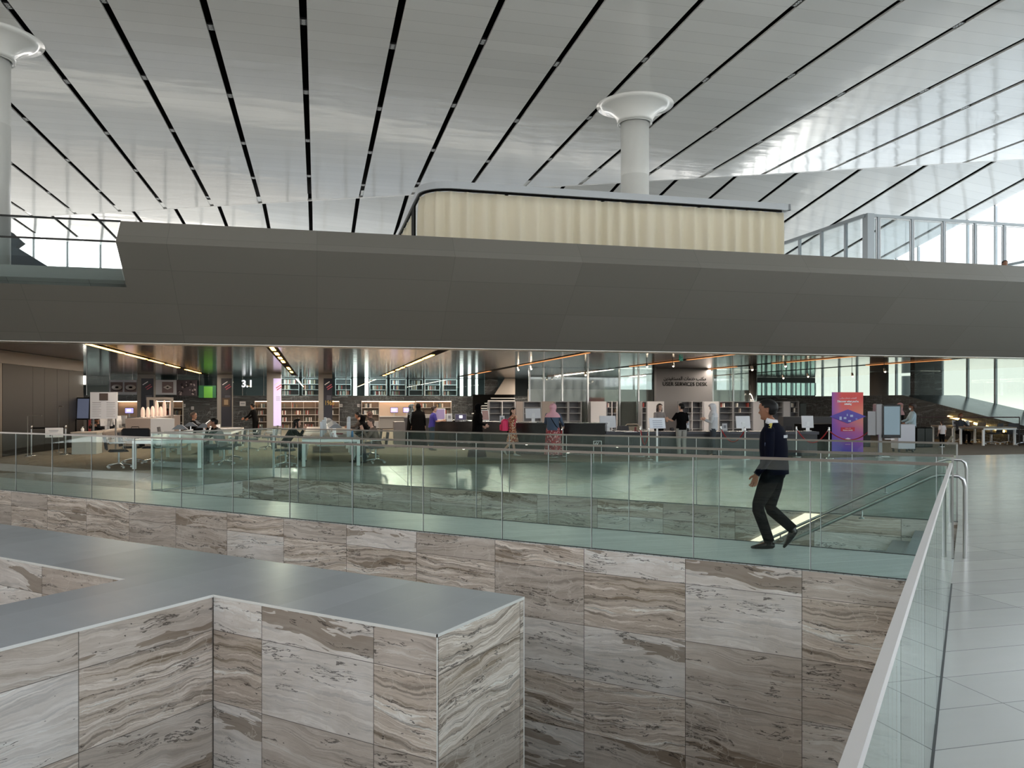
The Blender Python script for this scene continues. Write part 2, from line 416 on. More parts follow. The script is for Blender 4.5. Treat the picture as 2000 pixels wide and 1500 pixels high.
# ------------------------------------------------------------------ ground floor with its two openings
XR, YB0, YB1, YF, XL = -.165, 8.54, 9.95, 13.10, -13.90
T = .35
f = MB()
for (x0, x1, y0, y1) in ((XR, 60, -18, YB1), (XR, 60, YB1, YF), (-60, 60, YF, 90), (-60, XL, YB1, YF), (-60, XR, -18, -4), (-60, -34, -4, YB0)):
    f.box(x0, x1, y0, y1, -T, 0)
struct('floor', f, M_floor)
struct('floor_bridge', MB().box(-60, XR, YB0, YB1, -T, 0), M_deck)
struct('floor_pit', MB().box(-60, 2, -18, 20, -6.3, -6.0), M_stone)
def swall(name, a, b, z0, z1, uoff=0., thick=.2, m=None, voff=.285):
    """upright stone wall between plan points a and b, its outer face on the left of a->b, laid out in metres"""
    a = Vector((a[0], a[1], 0)); b = Vector((b[0], b[1], 0)); L = (b-a).length; t = (b-a)/L; nrm = Vector((t.y, -t.x, 0))
    mb = MB(); k = nrm*thick
    z = lambda q, h: q+Vector((0, 0, h))
    U = lambda s_: s_+uoff
    mb.quad(z(a, z0), z(b, z0), z(b, z1), z(a, z1), 0, [(U(0), z0+voff), (U(L), z0+voff), (U(L), z1+voff), (U(0), z1+voff)])
    mb.quad(z(b+(-k), z0), z(a-k, z0), z(a-k, z1), z(b-k, z1), 0, [(0, z0), (L, z0), (L, z1), (0, z1)])
    mb.quad(z(a, z1), z(b, z1), z(b-k, z1), z(a-k, z1), 0, [(U(0), .1), (U(L), .1), (U(L), .3), (U(0), .3)])
    mb.quad(z(a-k, z0), z(b-k, z0), z(b, z0), z(a, z0), 0, [(0, 0)]*4)
    mb.quad(z(a-k, z0), z(a, z0), z(a, z1), z(a-k, z1), 0, [(0, z0), (thick, z0), (thick, z1), (0, z1)])
    mb.quad(z(b, z0), z(b-k, z0), z(b-k, z1), z(b, z1), 0, [(0, z0), (thick, z0), (thick, z1), (0, z1)])
    return struct(name, mb, m or M_stone)
e_ = .002
# joints of the bridge wall fall at X = -1.502 - 1.225 k
swall('wall_bridge_front', (-40, YB0-e_), (XR, YB0-e_), -6, -.012, uoff=-40+1.502+1.225*40)
swall('wall_bridge_back', (XR, YB1+e_), (-40, YB1+e_), -6, -.012)
swall('wall_pit_right', (XR-e_, 8.5), (XR-e_, -6), -6, -.012)
swall('wall_pit_far', (-13.9, YF-e_), (XR, YF-e_), -6, -.012, uoff=-13.9+1.225*20+.9)
swall('wall_pit_near', (XR, -4), (-34, -4), -6, -.012)
swall('wall_pit_side', (-34, -4), (-34, YB0), -6, -.012)
swall('wall_pit_left', (XL+e_, YB1), (XL+e_, YF), -6, -.012, uoff=.2)
swall('wall_stair_end', (XR-e_, YF), (XR-e_, YB1), -6, -.012)
# ------------------------------------------------------------------ grey-topped stone walls standing in the pit
BY0, BY1, BX1, LX0, LX1 = 4.80, 6.115, -3.41, -7.09, -5.845
t = thing('stone_plinth', 'huge stone-clad block with grey polished top and banded travertine sides, standing in the pit', 'plinth', (0, 0, 0))
top = MB().box(-33.9, BX1, BY0, BY1, -.02, 0).box(LX0, LX1, -3.9, BY0, -.02, 0); top.build('stone_top', M_top, t)
def face(name, a, b, uo):
    a = Vector((a[0], a[1], 0)); b = Vector((b[0], b[1], 0)); L = (b-a).length; nrm = Vector(((b-a).y, -(b-a).x, 0)).normalized()*.03
    z0, z1 = -6., -.02; zz = lambda q, h: q+Vector((0, 0, h)); mb = MB(); vo = .315
    mb.quad(zz(a, z0), zz(b, z0), zz(b, z1), zz(a, z1), 0, [(uo, z0+vo), (L+uo, z0+vo), (L+uo, z1+vo), (uo, z1+vo)])
    mb.quad(zz(b-nrm, z0), zz(a-nrm, z0), zz(a-nrm, z1), zz(b-nrm, z1), 0, [(0, 0)]*4)
    return mb.build(name, M_stone, t)
k_ = .004
face('stone_cladding', (LX1, BY0+k_), (BX1-k_, BY0+k_), LX1+4.014+1.225*40)
face('stone_cladding', (BX1-k_, BY0+k_), (BX1-k_, BY1-k_), 1.225*9-.02)
face('stone_cladding', (LX1-k_, -3.9), (LX1-k_, BY0), -3.9-3.57+1.225*60)
face('stone_cladding', (BX1-k_, BY1-k_), (-33.9, BY1-k_), .4)
face('stone_cladding', (-33.9, BY0+k_), (LX0, BY0+k_), .35)
face('stone_cladding', (LX0+k_, BY0), (LX0+k_, -3.9), .3)
M_arris = mat('pale arris', (232, 232, 228), .25)
ar = MB(); z0 = -.0245
for a, b in (((LX1, BY0), (BX1, BY0)), ((BX1, BY0), (BX1, BY1)), ((LX1, -3.9), (LX1, BY0)), ((-33.9, BY0), (LX0, BY0))):
    ar.box(min(a[0], b[0])-.004, max(a[0], b[0])+.004, min(a[1], b[1])-.004, max(a[1], b[1])+.004, z0, -.001)
ar.box(BX1-.004, BX1+.003, BY0-.003, BY0+.004, -6, -.02); ar.box(BX1-.004, BX1+.003, BY1-.004, BY1+.003, -6, -.02)
ar.build('stone_edging', M_arris, t)
# ------------------------------------------------------------------ glass railings
def railing(name, a, b, first, step, label, h=1.14, post_w=.014, group='glass railings around the openings', rail_w=.024, end_posts=True, rail_m=None, glass=None, base=True):
    a = Vector((a[0], a[1], 0)); b = Vector((b[0], b[1], 0)); L = (b-a).length; rz = math.atan2((b-a).y, (b-a).x)
    t = thing(name, label, 'railing', a, rz, group)
    MB().box(0, L, -rail_w/2, rail_w/2, h-.028, h).build('top_rail', rail_m or M_railtop, t)
    ps = []; s = first
    while s > 0: s -= step
    s += step
    while s < L: ps.append(s); s += step
    for s in ps:
        mb = MB(); mb.box(s-post_w/2, s, -post_w/2, post_w/2, 0, h-.028, 0); mb.box(s+.0005, s+post_w*.25, -post_w*.3, post_w*.3, 0, h-.028, 1)
        mb.build('post', [mat('pale satin post', (216, 222, 222), .35, .2), M_blackmetal], t)
    if end_posts:
        for s in (.012, L-.012): MB().box(s-.011, s+.011, -.011, .011, 0, h-.028).build('end_post', M_steel, t)
    xs = [0]+ps+[L]
    for i in range(len(xs)-1):
        if xs[i+1]-xs[i] > .05: MB().box(xs[i]+.009, xs[i+1]-.009, -.005, .005, .006, h-.03).build('glass_panel', glass or M_glass, t)
    if base: MB().box(0, L, -.012, .012, 0, .006).build('base_channel', M_darkgrey, t)
    return t
railing('glass_railing', (-30, YB0), (XR-.02, YB0), 30-1.418, 1.218, 'long glass railing on the near edge of the bridge, above the travertine wall', end_posts=False)
railing('glass_railing', (XL, YB1), (XR, YB1), 13.9-5.15, 1.205, 'glass railing on the far edge of the bridge, behind the walking guard')
railing('glass_railing', (XL, YF), (XR, YF), 13.9-7.62, 1.21, 'glass railing across the far side of the stairwell, nearest the service desk')
railing('glass_railing', (XL, YB1), (XL, YF), 1.2, 1.21, 'short glass railing closing the stairwell at its end by the white tables')
railing('glass_railing', (XR, -3), (XR, YB0), 3+2.32, 1.22, 'glass railing beside the pale tiled walkway, running back from the camera to the bridge', rail_w=.026, post_w=.007, end_posts=False, rail_m=mat('satin rail with painted sheen', (226, 222, 220), .38, .5))  # lighter copy of the rail steel, ceiling reflection put into its colour
# ------------------------------------------------------------------ stair down from the walkway, with its handrails and lit recess
st = thing('staircase', 'stone staircase going down between the bridge and the far stairwell wall', 'stairs', (0, 0, 0))
for k in range(22):
    x1 = XR-.25-.3*k; z1 = -.166*(k+1)
    MB().box(x1-.3, x1, YB1+.02, YF-.02, z1-.16, z1).build('stair_step', M_top, st)
def handrail(y, label, side):
    t = thing('handrail', label, 'handrail', (0, 0, 0), 0, 'stair handrails')
    pts = [(-.06, y, 0.), (-.06, y, .78), (-.075, y, .86), (-.12, y, .9), (-.30, y, .905), (-.40, y, .87)]
    n_ = 9; X1 = -7.0
    pts += [(-.40+(X1+.40)*i/n_, y, .87+(X1+.40)*.554*i/n_) for i in range(1, n_+1)]
    MB().tube(pts, .021, 10).build('rail_tube', M_steel, t)
    for x in (-1.1, -2.6, -4.1, -5.6):
        z = .87+(x+.40)*.554
        MB().tube([(x, y, z-.02), (x, y, z-.08), (x, y+side*.07, z-.10)], .009, 8).lathe([(.03, 0), (.03, .012)], 12, 0, (x, y+side*.06, z-.115)).build('bracket', M_steel, t)
    return t
handrail(YB1+.10, 'round steel handrail sloping down beside the bridge', -1)
handrail(YF-.16, 'round steel handrail sloping down along the far stairwell wall', 1)
M_lit = mat('lit recess lining', (255, 240, 216), .5, emit=(255, 236, 208), estr=.9)
lt = thing('handrail_light', 'warm lit sloping recess in the far stairwell wall, behind the guard', 'light', (0, 0, 0))
sl = .60
mb = MB(); zt = -.02
P = [(-1.95, YF-.03, zt), (-2.26, YF-.03, zt), (-8.2, YF-.03, zt-5.94*sl), (-8.2, YF-.03, zt-5.94*sl-.19)]
mb.add(P+[(x, YF-.005, z) for x, y, z in P], [(0, 1, 2, 3), (7, 6, 5, 4), (0, 4, 5, 1), (1, 5, 6, 2), (2, 6, 7, 3), (3, 7, 4, 0)])
mb.build('light_lining', M_lit, lt)
P = [(-1.90, YF-.05, zt), (-1.95, YF-.05, zt), (-8.2, YF-.05, zt-5.94*sl-.19), (-8.2, YF-.05, zt-5.94*sl-.23)]
mb = MB(); mb.add(P+[(x, YF-.005, z) for x, y, z in P], [(0, 1, 2, 3), (7, 6, 5, 4), (0, 4, 5, 1), (1, 5, 6, 2), (2, 6, 7, 3), (3, 7, 4, 0)])
mb.build('light_edge', M_steel, lt)
# ------------------------------------------------------------------ roof ceiling: flat cladding strips with black slots, a step, then the falling far part
ZC = 11.80; SP = 2.428; P0 = -.348; GAP = .095
qc = lambda p: 40.7-.4859*p
PMIN, PMAX, QEND, QBACK = -16, 13, 58., -14.
PR = 32.
mb = MB()
for j in range(-16, 14):
    a = P0+SP*j+GAP; b = min(P0+SP*(j+1)-GAP, PR)
    if a >= PR: break
    A0, B0, A1, B1 = PQ(a, QBACK), PQ(b, QBACK), PQ(a, qc(a)), PQ(b, qc(b))
    V = [p_+Vector((0, 0, z)) for z in (ZC, ZC+.06) for p_ in (A0, B0, B1, A1)]
    mb.add(V, [(0, 3, 2, 1), (4, 5, 6, 7), (0, 1, 5, 4), (1, 2, 6, 5), (2, 3, 7, 6), (3, 0, 4, 7)])
struct('ceiling', mb, M_ceil)
zf = lambda p, q: ZC+.89-(.09+.0035*p)*(q-qc(p))
mb = MB()
for j in range(-16, 14):
    a = P0+SP*j+GAP*1.1; b = min(P0+SP*(j+1)-GAP*1.1, PR)
    if a >= PR: break
    nq = 6; rows = []
    for i in range(nq+1):
        for p_ in (a, b):
            q_ = qc(p_)-.3+(QEND-qc(p_)+.3)*i/nq; rows.append(PQ(p_, q_, zf(p_, q_)))
    V = rows+[r+Vector((0, 0, .05)) for r in rows]; o_ = len(rows)
    F = []
    for i in range(nq):
        k = 2*i; F += [(k, k+2, k+3, k+1), (o_+k, o_+k+1, o_+k+3, o_+k+2), (k, o_+k, o_+k+2, k+2), (k+1, k+3, o_+k+3, o_+k+1)]
    mb.add(V, F)
struct('ceiling_far', mb, M_ceil)
# dark void above both
mb = MB()
V = [PQ(-40, QBACK, ZC+.35), PQ(PR, QBACK, ZC+.35), PQ(PR, qc(PR), ZC+.35), PQ(-40, qc(-40), ZC+.35)]
mb.add(V+[v_+Vector((0, 0, .3)) for v_ in V], [(0, 3, 2, 1), (4, 5, 6, 7), (0, 1, 5, 4), (1, 2, 6, 5), (2, 3, 7, 6), (3, 0, 4, 7)])
rows = []
for i in range(9):
    for k in range(13):
        p_ = -40+(PR+40)*k/12; q_ = qc(p_)-.3+(QEND-qc(p_)+.3)*i/8; rows.append(PQ(p_, q_, zf(p_, q_)+.4))
mb.add(rows, [(i*13+k, (i+1)*13+k, (i+1)*13+k+1, i*13+k+1) for i in range(8) for k in range(12)])
struct('roof', mb, M_slot)
# lip closing the step between the two ceilings
mb = MB(); V = []
for p_ in (-40, PR):
    V += [PQ(p_, qc(p_)-.02, ZC-.01), PQ(p_, qc(p_)+.05, ZC-.01), PQ(p_, qc(p_)+.05, ZC+.10), PQ(p_, qc(p_)-.02, ZC+.10)]
mb.add(V, [(0, 1, 5, 4), (1, 2, 6, 5), (2, 3, 7, 6), (3, 0, 4, 7), (0, 3, 2, 1), (4, 5, 6, 7)])
struct('trim_1', mb, mat('pale trim', (220, 220, 220), .3))
# three-lamp downlights inside the slots
M_lampring = mat('lamp reflector', (210, 212, 214), .2, .6)
def make_down():
    t = thing('slot_downlight', 'three-lens downlight set into a black ceiling slot', 'light', (0, 0, -50), AP, 'downlights in the ceiling slots')
    MB().box(-.085, .085, -.17, .17, .0, .05).build('housing', M_blackmetal, t)
    for k in (-.10, 0, .10): MB().lathe([(.052, -.004), (.045, -.014), (.03, -.004), (.012, -.0)], 12, 0, (0, k, 0)).build('lens', M_lampring, t)
    return t
ORD = 'first second third fourth fifth sixth seventh eighth ninth tenth eleventh twelfth thirteenth fourteenth fifteenth sixteenth seventeenth eighteenth nineteenth'.split(); SLOTN = {}
dl = make_down(); used = False
for j in range(-5, 13):
    p_ = P0+SP*j; q_ = 12.0+(j % 2)*.9
    while q_ < qc(p_)-.8:
        P = PQ(p_, q_, ZC+.015); d = dist(P)
        u = 1000+FPX*(P.x*cY+P.y*sY)/d if d > 1 else -1
        v = V0-(P.z-EYE)*FPX/d if d > 1 else -1
        if d > 3 and -60 < u < 2060 and -60 < v < 450:
            cnt = SLOTN.get(j, 0); SLOTN[j] = cnt+1
            lb = 'downlight in the %s black ceiling slot from the left, %s from its near end' % (ORD[j+5], ORD[cnt])
            if not used: dl.location = P; used = True; dl['label'] = lb
            else: dup(dl, P, label=lb)
        q_ += 4.9
# ------------------------------------------------------------------ columns with flared capitals
def column(P, zb, label, R=.475, zc=11.2):
    t = thing('column', label, 'column', (P.x, P.y, 0), 0, 'round columns under the roof')
    MB().lathe([(R, zb), (R, 9.4), (R-.004, 9.41), (R-.004, 9.42), (R, 9.43), (R, zc+.2)], 40).build('shaft', M_col, t)
    MB().lathe([(R+.10, zc+.0), (R+.11, zc-.02), (R+.09, zc-.03), (R+.045, zc-.02), (R+.045, zc+.3)][::-1]+[(.575, zc-.03), (.60, zc+.10), (.67, zc+.24), (.78, zc+.37), (.92, zc+.47), (1.06, zc+.54), (1.30, ZC)], 48).build('capital', mat('gloss white capital', (222, 224, 222), .14), t)
column(deep(1240, 27.0), 4.9, 'white round column with flared capital rising behind the cream curtain')
column(deep(-18, 22.0), 4.9, 'white round column with flared capital at the far left edge of the picture')
# ------------------------------------------------------------------ upper deck: leaning grey face, parapet, slab and mirror soffit
PN = -4.75
def pprism(prof, p0, p1, mb=None, mi=0):
    mb = mb or MB(); n = len(prof)
    V = [PQ(p0, q, z) for q, z in prof]+[PQ(p1, q, z) for q, z in prof]
    return mb.add(V, [tuple(range(n)), tuple(range(2*n-1, n-1, -1))]+[(i, n+i, n+(i+1) % n, (i+1) % n) for i in range(n)], mi)
mb = pprism([(23.85, 3.38), (21.05, 5.63), (21.56, 6.25), (21.8, 6.25), (21.8, 5.45), (22.3, 4.95), (24.45, 3.75), (24.45, 3.38)], PN, PR)
q69 = 22.23
pprism([(23.85, 3.38), (q69, 4.69), (q69+.5, 4.69), (24.45, 3.75), (24.45, 3.38)], -40, PN, mb)
struct('wall_upper_deck', mb, M_clad)
struct('floor_upper', pprism([(22.5, 4.9), (57.5, 4.9), (57.5, 3.65), (24.5, 3.65)][::-1], -40, PR), M_floor)
struct('ceiling_soffit', pprism([(24.5, 3.4), (24.5, 3.64), (57.5, 3.64), (57.5, 3.4)], -40, PR), M_soffit)
struct('trim_2', pprism([(23.82, 3.362), (23.82, 3.378), (24.5, 3.378), (24.5, 3.362)], -40, PR), mat('bright edge trim', (214, 214, 208), .3, .3))
# glazed stretch of the deck edge at its left end
t = thing('deck_glazing', 'tinted glass corner with dark rails in the notch of the upper deck', 'glazing')
a_, b_ = (q69, 4.69), (21.05, 5.63)
def slab(q0, z0, q1, z1, p0, p1, th, name, m):
    L = math.hypot(q1-q0, z1-z0); nq, nz = -(z1-z0)/L*th, (q1-q0)/L*th
    return pprism([(q0, z0), (q1, z1), (q1+nq, z1+nz), (q0+nq, z0+nz)], p0, p1).build(name, m, t)
slab(q69, 4.70, 21.07, 5.62, -30, PN-.03, .012, 'glass_panel', M_glass_green)
slab(21.05, 5.64, 21.55, 6.24, -30, PN-.03, .012, 'glass_panel', M_glass_clear)
MB_ = pprism([(21.02, 5.61), (21.02, 5.65), (21.07, 5.65), (21.07, 5.61)], -30, PN).build('frame_rail', M_blackmetal, t)
pprism([(21.54, 6.22), (21.54, 6.26), (21.60, 6.26), (21.60, 6.22)], -30, PN).build('frame_rail', M_blackmetal, t)
struct('wall_upper_parapet', pprism([(24.4, 4.9), (24.4, 5.5), (24.7, 5.5), (24.7, 4.9)], -40, PN-.3), mat('grey painted parapet', (170, 174, 172), .5))
# dark stair flank and small balustrade seen through it
mb = MB(); q_ = 27.5
sp = [atq(u, q_, 0) for u in (-20, 20, 44, 31, 96, -20)]; sv = [445, 452, 473, 482, 522, 522]
V = []
for P, v_ in zip(sp, sv):
    V.append(P+Vector((0, 0, EYE+(V0-v_)/FPX*dist(P))))
V += [p_+QD*.3 for p_ in V]; n = 6
mb.add(V, [tuple(range(n)), tuple(range(2*n-1, n-1, -1))]+[(i, n+i, n+(i+1) % n, (i+1) % n) for i in range(n)])
tag(mb.build('upper_stair_flank', mat('blue grey stair flank', (62, 72, 84), .4)), 'dark blue-grey flank of an upper stair behind the notch glass', 'stair flank')
# ------------------------------------------------------------------ glazed facades
def mullions(name, label, pts, z0f, z1f, w_, m, grp):
    t = thing(name, label, 'window', (0, 0, 0), 0, grp); return t
tg = tag(thing('window_1', None, None), kind='structure')
qs = [QBACK+1.7*i for i in range(int((QEND-QBACK)/1.7)+1)]
mb = MB()
for q_ in qs:
    mb.box(-.06, .06, -.05, .05, 0, zf(PR, max(q_, qc(PR))) if q_ > qc(PR) else ZC, 0, Matrix.Translation(PQ(PR, q_)) @ Matrix.Rotation(AP, 4, 'Z'))
for z in (4.9, 8.3): pprism([(QBACK, z-.06), (QBACK, z+.06), (QEND, z+.06), (QEND, z-.06)], PR-.06, PR+.06, mb)
mb.build('window_frame', M_skyframe, tg)
pprism([(QBACK, .0), (QBACK, 3.6), (QEND, 3.6), (QEND, 0)], PR-.011, PR+.011).build('window_glass', glass_mat('fritted lower glass', (.40, .435, .41, 1), .8, .02), tg)
pprism([(QBACK, 3.61), (QBACK, 11.8), (qc(PR), 11.8), (qc(PR), 12.6), (QEND, zf(PR, QEND)), (QEND, 3.61)], PR-.01, PR+.01).build('window_glass', M_glass_clear, tg)
tg = tag(thing('window_2', None, None), kind='structure')
mb = MB(); p_ = -40.
while p_ < PR:
    mb.box(-.07, .07, -.06, .06, 0, zf(p_, QEND), 0, Matrix.Translation(PQ(p_, QEND)) @ Matrix.Rotation(AP, 4, 'Z')); p_ += 2.0
mb.build('window_frame', M_skyframe, tg)
V = [PQ(-40, QEND, 0), PQ(PR, QEND, 0), PQ(PR, QEND, 3.6), PQ(-40, QEND, 3.6)]
MB().add(V+[v_+QD*.02 for v_ in V], [(0, 1, 2, 3), (7, 6, 5, 4)]).build('window_glass', glass_mat('tinted lower glass', (.55, .60, .59, 1), .8), tg)
V = [PQ(-40, QEND, 3.61), PQ(PR, QEND, 3.61), PQ(PR, QEND, zf(PR, QEND)), PQ(-40, QEND, zf(-40, QEND))]
MB().add(V+[v_+QD*.02 for v_ in V], [(0, 1, 2, 3), (7, 6, 5, 4)]).build('window_glass', glass_mat('solar window glass', (.43, .44, .45, 1), .8), tg)
struct('wall_unseen_back', pprism([(QBACK+.1, 0), (QBACK+.1, 4.5), (QBACK+.4, 4.5), (QBACK+.4, 0)], -40, PR), mat('unseen wall grey', (150, 148, 144), .7))  # unseen, its height set to limit light and reflections from behind
struct('wall_shading_back_left', pprism([(QBACK+.1, 4.6), (QBACK+.1, 9.5), (QBACK+.4, 9.5), (QBACK+.4, 4.6)], -40, -10), mat('unseen wall grey', (150, 148, 144)))  # unseen, added to darken the left of the deck face
struct('wall_shading_side', MB().box(.2, 33, -.15, .15, 0, 9.0, 0, Matrix.Translation(PQ(-39.4, QBACK)) @ Matrix.Rotation(AP+pi/2, 4, 'Z')), mat('unseen wall grey', (150, 148, 144)))  # unseen, added over the side glazing to cut light from the left
for nm, tf in (('window_3', lambda s_: PQ(s_, QBACK)), ('window_4', lambda s_: PQ(-40, s_))):
    tg = tag(thing(nm, None, None), kind='structure'); mb = MB(); s0, s1 = (-40, PR) if nm == 'window_3' else (QBACK, QEND); s_ = s0
    while s_ < s1:
        mb.box(-.07, .07, -.07, .07, 0, ZC, 0, Matrix.Translation(tf(s_)) @ Matrix.Rotation(AP, 4, 'Z')); s_ += 2.4
    mb.build('window_frame', M_skyframe, tg)
    a, b = tf(s0), tf(s1)
    MB().add([a, b, b+Vector((0, 0, ZC)), a+Vector((0, 0, ZC))], [(0, 1, 2, 3)]).build('window_glass', M_glass_clear, tg)
# ------------------------------------------------------------------ curtain enclosure on the deck
CP0, CP1, CQ0, CQ1, CR = 3.06, 15.65, 24.0, 32.5, 1.0
def path(inset=0., step=.05, p0=CP0, p1=CP1, right=True):
    pts = []; r = CR-inset
    q_ = CQ1
    while q_ > CQ0+CR: pts.append((p0+inset, q_)); q_ -= step
    for k in range(int(r*pi/2/step)+1):
        a = pi+ (k*step/r); pts.append((p0+CR+r*cos(a), CQ0+CR+r*sin(a)))
    p_ = p0+CR
    while p_ < p1-inset-.15: pts.append((p_, CQ0+inset)); p_ += step
    return pts
def ribbon(pts, z0, z1, th, closed=False):
    mb = MB(); n = len(pts); V = []
    for i, (p_, q_) in enumerate(pts):
        a = Vector(pts[max(i-1, 0)]); b = Vector(pts[min(i+1, n-1)]); t_ = (b-a).normalized(); nn = Vector((-t_.y, t_.x))
        o1 = Vector((p_, q_))+nn*th
        V += [PQ(p_, q_, z0), PQ(p_, q_, z1), PQ(o1.x, o1.y, z1), PQ(o1.x, o1.y, z0)]
    F = []
    for i in range(n-1):
        for k in range(4): F.append((4*i+k, 4*i+(k+1) % 4, 4*i+4+(k+1) % 4, 4*i+4+k))
    F += [(3, 2, 1, 0), (4*n-4, 4*n-3, 4*n-2, 4*n-1)]
    return mb.add(V, F)
ZT = 8.48
t = thing('curtain_track', 'pale rounded fascia ring carrying the cream curtain on the upper deck', 'curtain track')
pf = [x for i, x in enumerate(path(0, .1))]+[(CP1, CQ0)]
ribbon(pf, ZT-.21, ZT, .10).build('fascia', mat('pale blue grey fascia', (186, 192, 198), .35), t)
ribbon([(CP1, CQ0+.0), (CP1, CQ1)], ZT-.21, ZT, .10).build('fascia', mat('pale blue grey fascia', (186, 192, 198)), t)
ribbon([(a+.02*0, b+.02) for a, b in path(.06, .1)], ZT-.27, ZT-.2, .05).build('track_rail', M_black, t)
MB().box(0, .8, 0, .05, 4.9, ZT-.25, 0, Matrix.Translation(PQ(CP0+.1, CQ0+2.2)) @ Matrix.Rotation(AP+pi/2, 4, 'Z')).build('gap_shade', M_black, t)  # black sheet standing in for the dark of the curtain opening
def curtain(pts, name, label, z0=4.92, z1=ZT-.28, seed=1):
    rnd = random.Random(seed); n = len(pts); amp = []; ph = 0; phs = []; am = .06
    for i in range(n):
        if i % 9 == 0: w_ = rnd.uniform(.72, 1.35); am_t = rnd.uniform(.07, .13)
        am += (am_t-am)*.15; ph += w_*.42; phs.append(ph); amp.append(am)
    rows = 9; V = []
    for k in range(rows):
        f_ = k/(rows-1); z = z1+(z0-z1)*f_
        for i in range(n):
            a = Vector(pts[max(i-1, 0)]); b = Vector(pts[min(i+1, n-1)]); t_ = (b-a).normalized(); nn = Vector((-t_.y, t_.x))
            top_ = math.exp(-f_*9)
            d_ = amp[i]*(sin(phs[i])+.35*sin(phs[i]*.5+f_*1.2)+.15*sin(phs[i]*2.1+f_*2))*(1-.55*top_)+.012*sin(phs[i]*3.1)*top_
            x = Vector(pts[i])+nn*(.09+d_); V.append(PQ(x.x, x.y, z))
    F = [(k*n+i, (k+1)*n+i, (k+1)*n+i+1, k*n+i+1) for k in range(rows-1) for i in range(n-1)]
    mb = MB().add(V, F, smooth=True); o = mb.build(name, M_curtain)
    md = o.modifiers.new('thickness', 'SOLIDIFY'); md.thickness = .006
    return tag(o, label, 'curtain')
m, n, o = newmat('cream curtain cloth'); g = N(n)
b = g.new('ShaderNodeBsdfDiffuse'); b.inputs[0].default_value = srgb(244, 238, 220); tr = g.new('ShaderNodeBsdfTranslucent'); tr.inputs[0].default_value = srgb(248, 240, 214)
x = g.new('ShaderNodeMixShader'); x.inputs[0].default_value = .25; n.links.new(b.outputs[0], x.inputs[1]); n.links.new(tr.outputs[0], x.inputs[2]); n.links.new(x.outputs[0], o.inputs[0]); M_curtain = m
pp = path(.05, .035)
i0 = next(i for i, (a, b) in enumerate(pp) if b < CQ0+CR+.9)
curtain(pp[i0:], 'curtain', 'long pleated cream curtain on the front of the upper enclosure')
curtain([x for x in pp if x[1] > CQ0+3.4], 'curtain', 'short piece of cream curtain on the receding side of the enclosure, past the dark gap', seed=4)
# ------------------------------------------------------------------ glass screens on the deck at the right
gs = thing('glass_screen', 'grey framed glass screen room standing on the upper deck, right of the cream curtain', 'glass screen')
SQ, SZ = 23.0, 8.04
sp0 = topq(atq(1690, SQ))[0]
fm = mat('pale grey frame', (150, 158, 163), .35, .3)
def post(p_, q_, w_=.07, name='post', m=None):
    MB().box(-w_/2, w_/2, -w_/2, w_/2, 4.9, SZ, 0, Matrix.Translation(PQ(p_, q_)) @ Matrix.Rotation(AP, 4, 'Z')).build(name, m or fm, gs)
post(sp0+.12, SQ, .26, 'corner_post')
ps = [topq(atq(u, SQ))[0] for u in (1715, 1781, 1843, 1904, 1961, 2020, 2085)]
for p_ in ps: post(p_, SQ)
for a, b in zip([sp0+.25]+ps, ps+[ps[-1]+1]):
    for x_ in (a+.075, b-.075): MB().box(-.012, .012, -.02, .02, 4.9, SZ-.12, 0, Matrix.Translation(PQ(x_, SQ)) @ Matrix.Rotation(AP, 4, 'Z')).build('glass_stop', M_white, gs)
    pprism([(SQ-.02, SZ-.14), (SQ-.02, SZ-.12), (SQ+.02, SZ-.12), (SQ+.02, SZ-.14)], a+.06, b-.06).build('glass_stop', M_white, gs)
    pprism([(SQ-.006, 4.95), (SQ-.006, SZ-.1), (SQ+.006, SZ-.1), (SQ+.006, 4.95)], a+.08, b-.08).build('glass_pane', glass_mat('hazy screen glass', (.80, .83, .84, 1), 1.0, .02), gs)
pprism([(SQ-.05, SZ-.09), (SQ-.05, SZ), (SQ+.05, SZ), (SQ+.05, SZ-.09)], sp0, ps[-1]+1).build('head_rail', fm, gs)
qq = [SQ+.2]
for u in (1652, 1605, 1562, 1525):
    r = (u-U0)/FPX   # depth where the ray meets the side plane p = sp0
    R = ray(u); qq.append(R.dot(QD)*sp0/R.dot(PD))
for q_ in qq[1:]: post(sp0, q_, .09)
pprism([(SQ, SZ-.12), (SQ, SZ), (qq[-1]+2, SZ), (qq[-1]+2, SZ-.12)], sp0-.05, sp0+.05).build('head_rail', fm, gs)
for a, b in zip(qq[:-1], qq[1:]):
    pprism([(a+.06, 4.95), (a+.06, SZ-.12), (b-.06, SZ-.12), (b-.06, 4.95)], sp0-.006, sp0+.006).build('glass_pane', glass_mat('screen glass', (.93, .95, .95, 1), .6), gs)
# carpet under the deck
tag(pprism([(21.84, .001), (21.84, .008), (57, .008), (57, .001)], -40, PR).build('carpet', M_carpet), 'taupe carpet covering the floor under the upper deck', 'carpet', kind='structure')
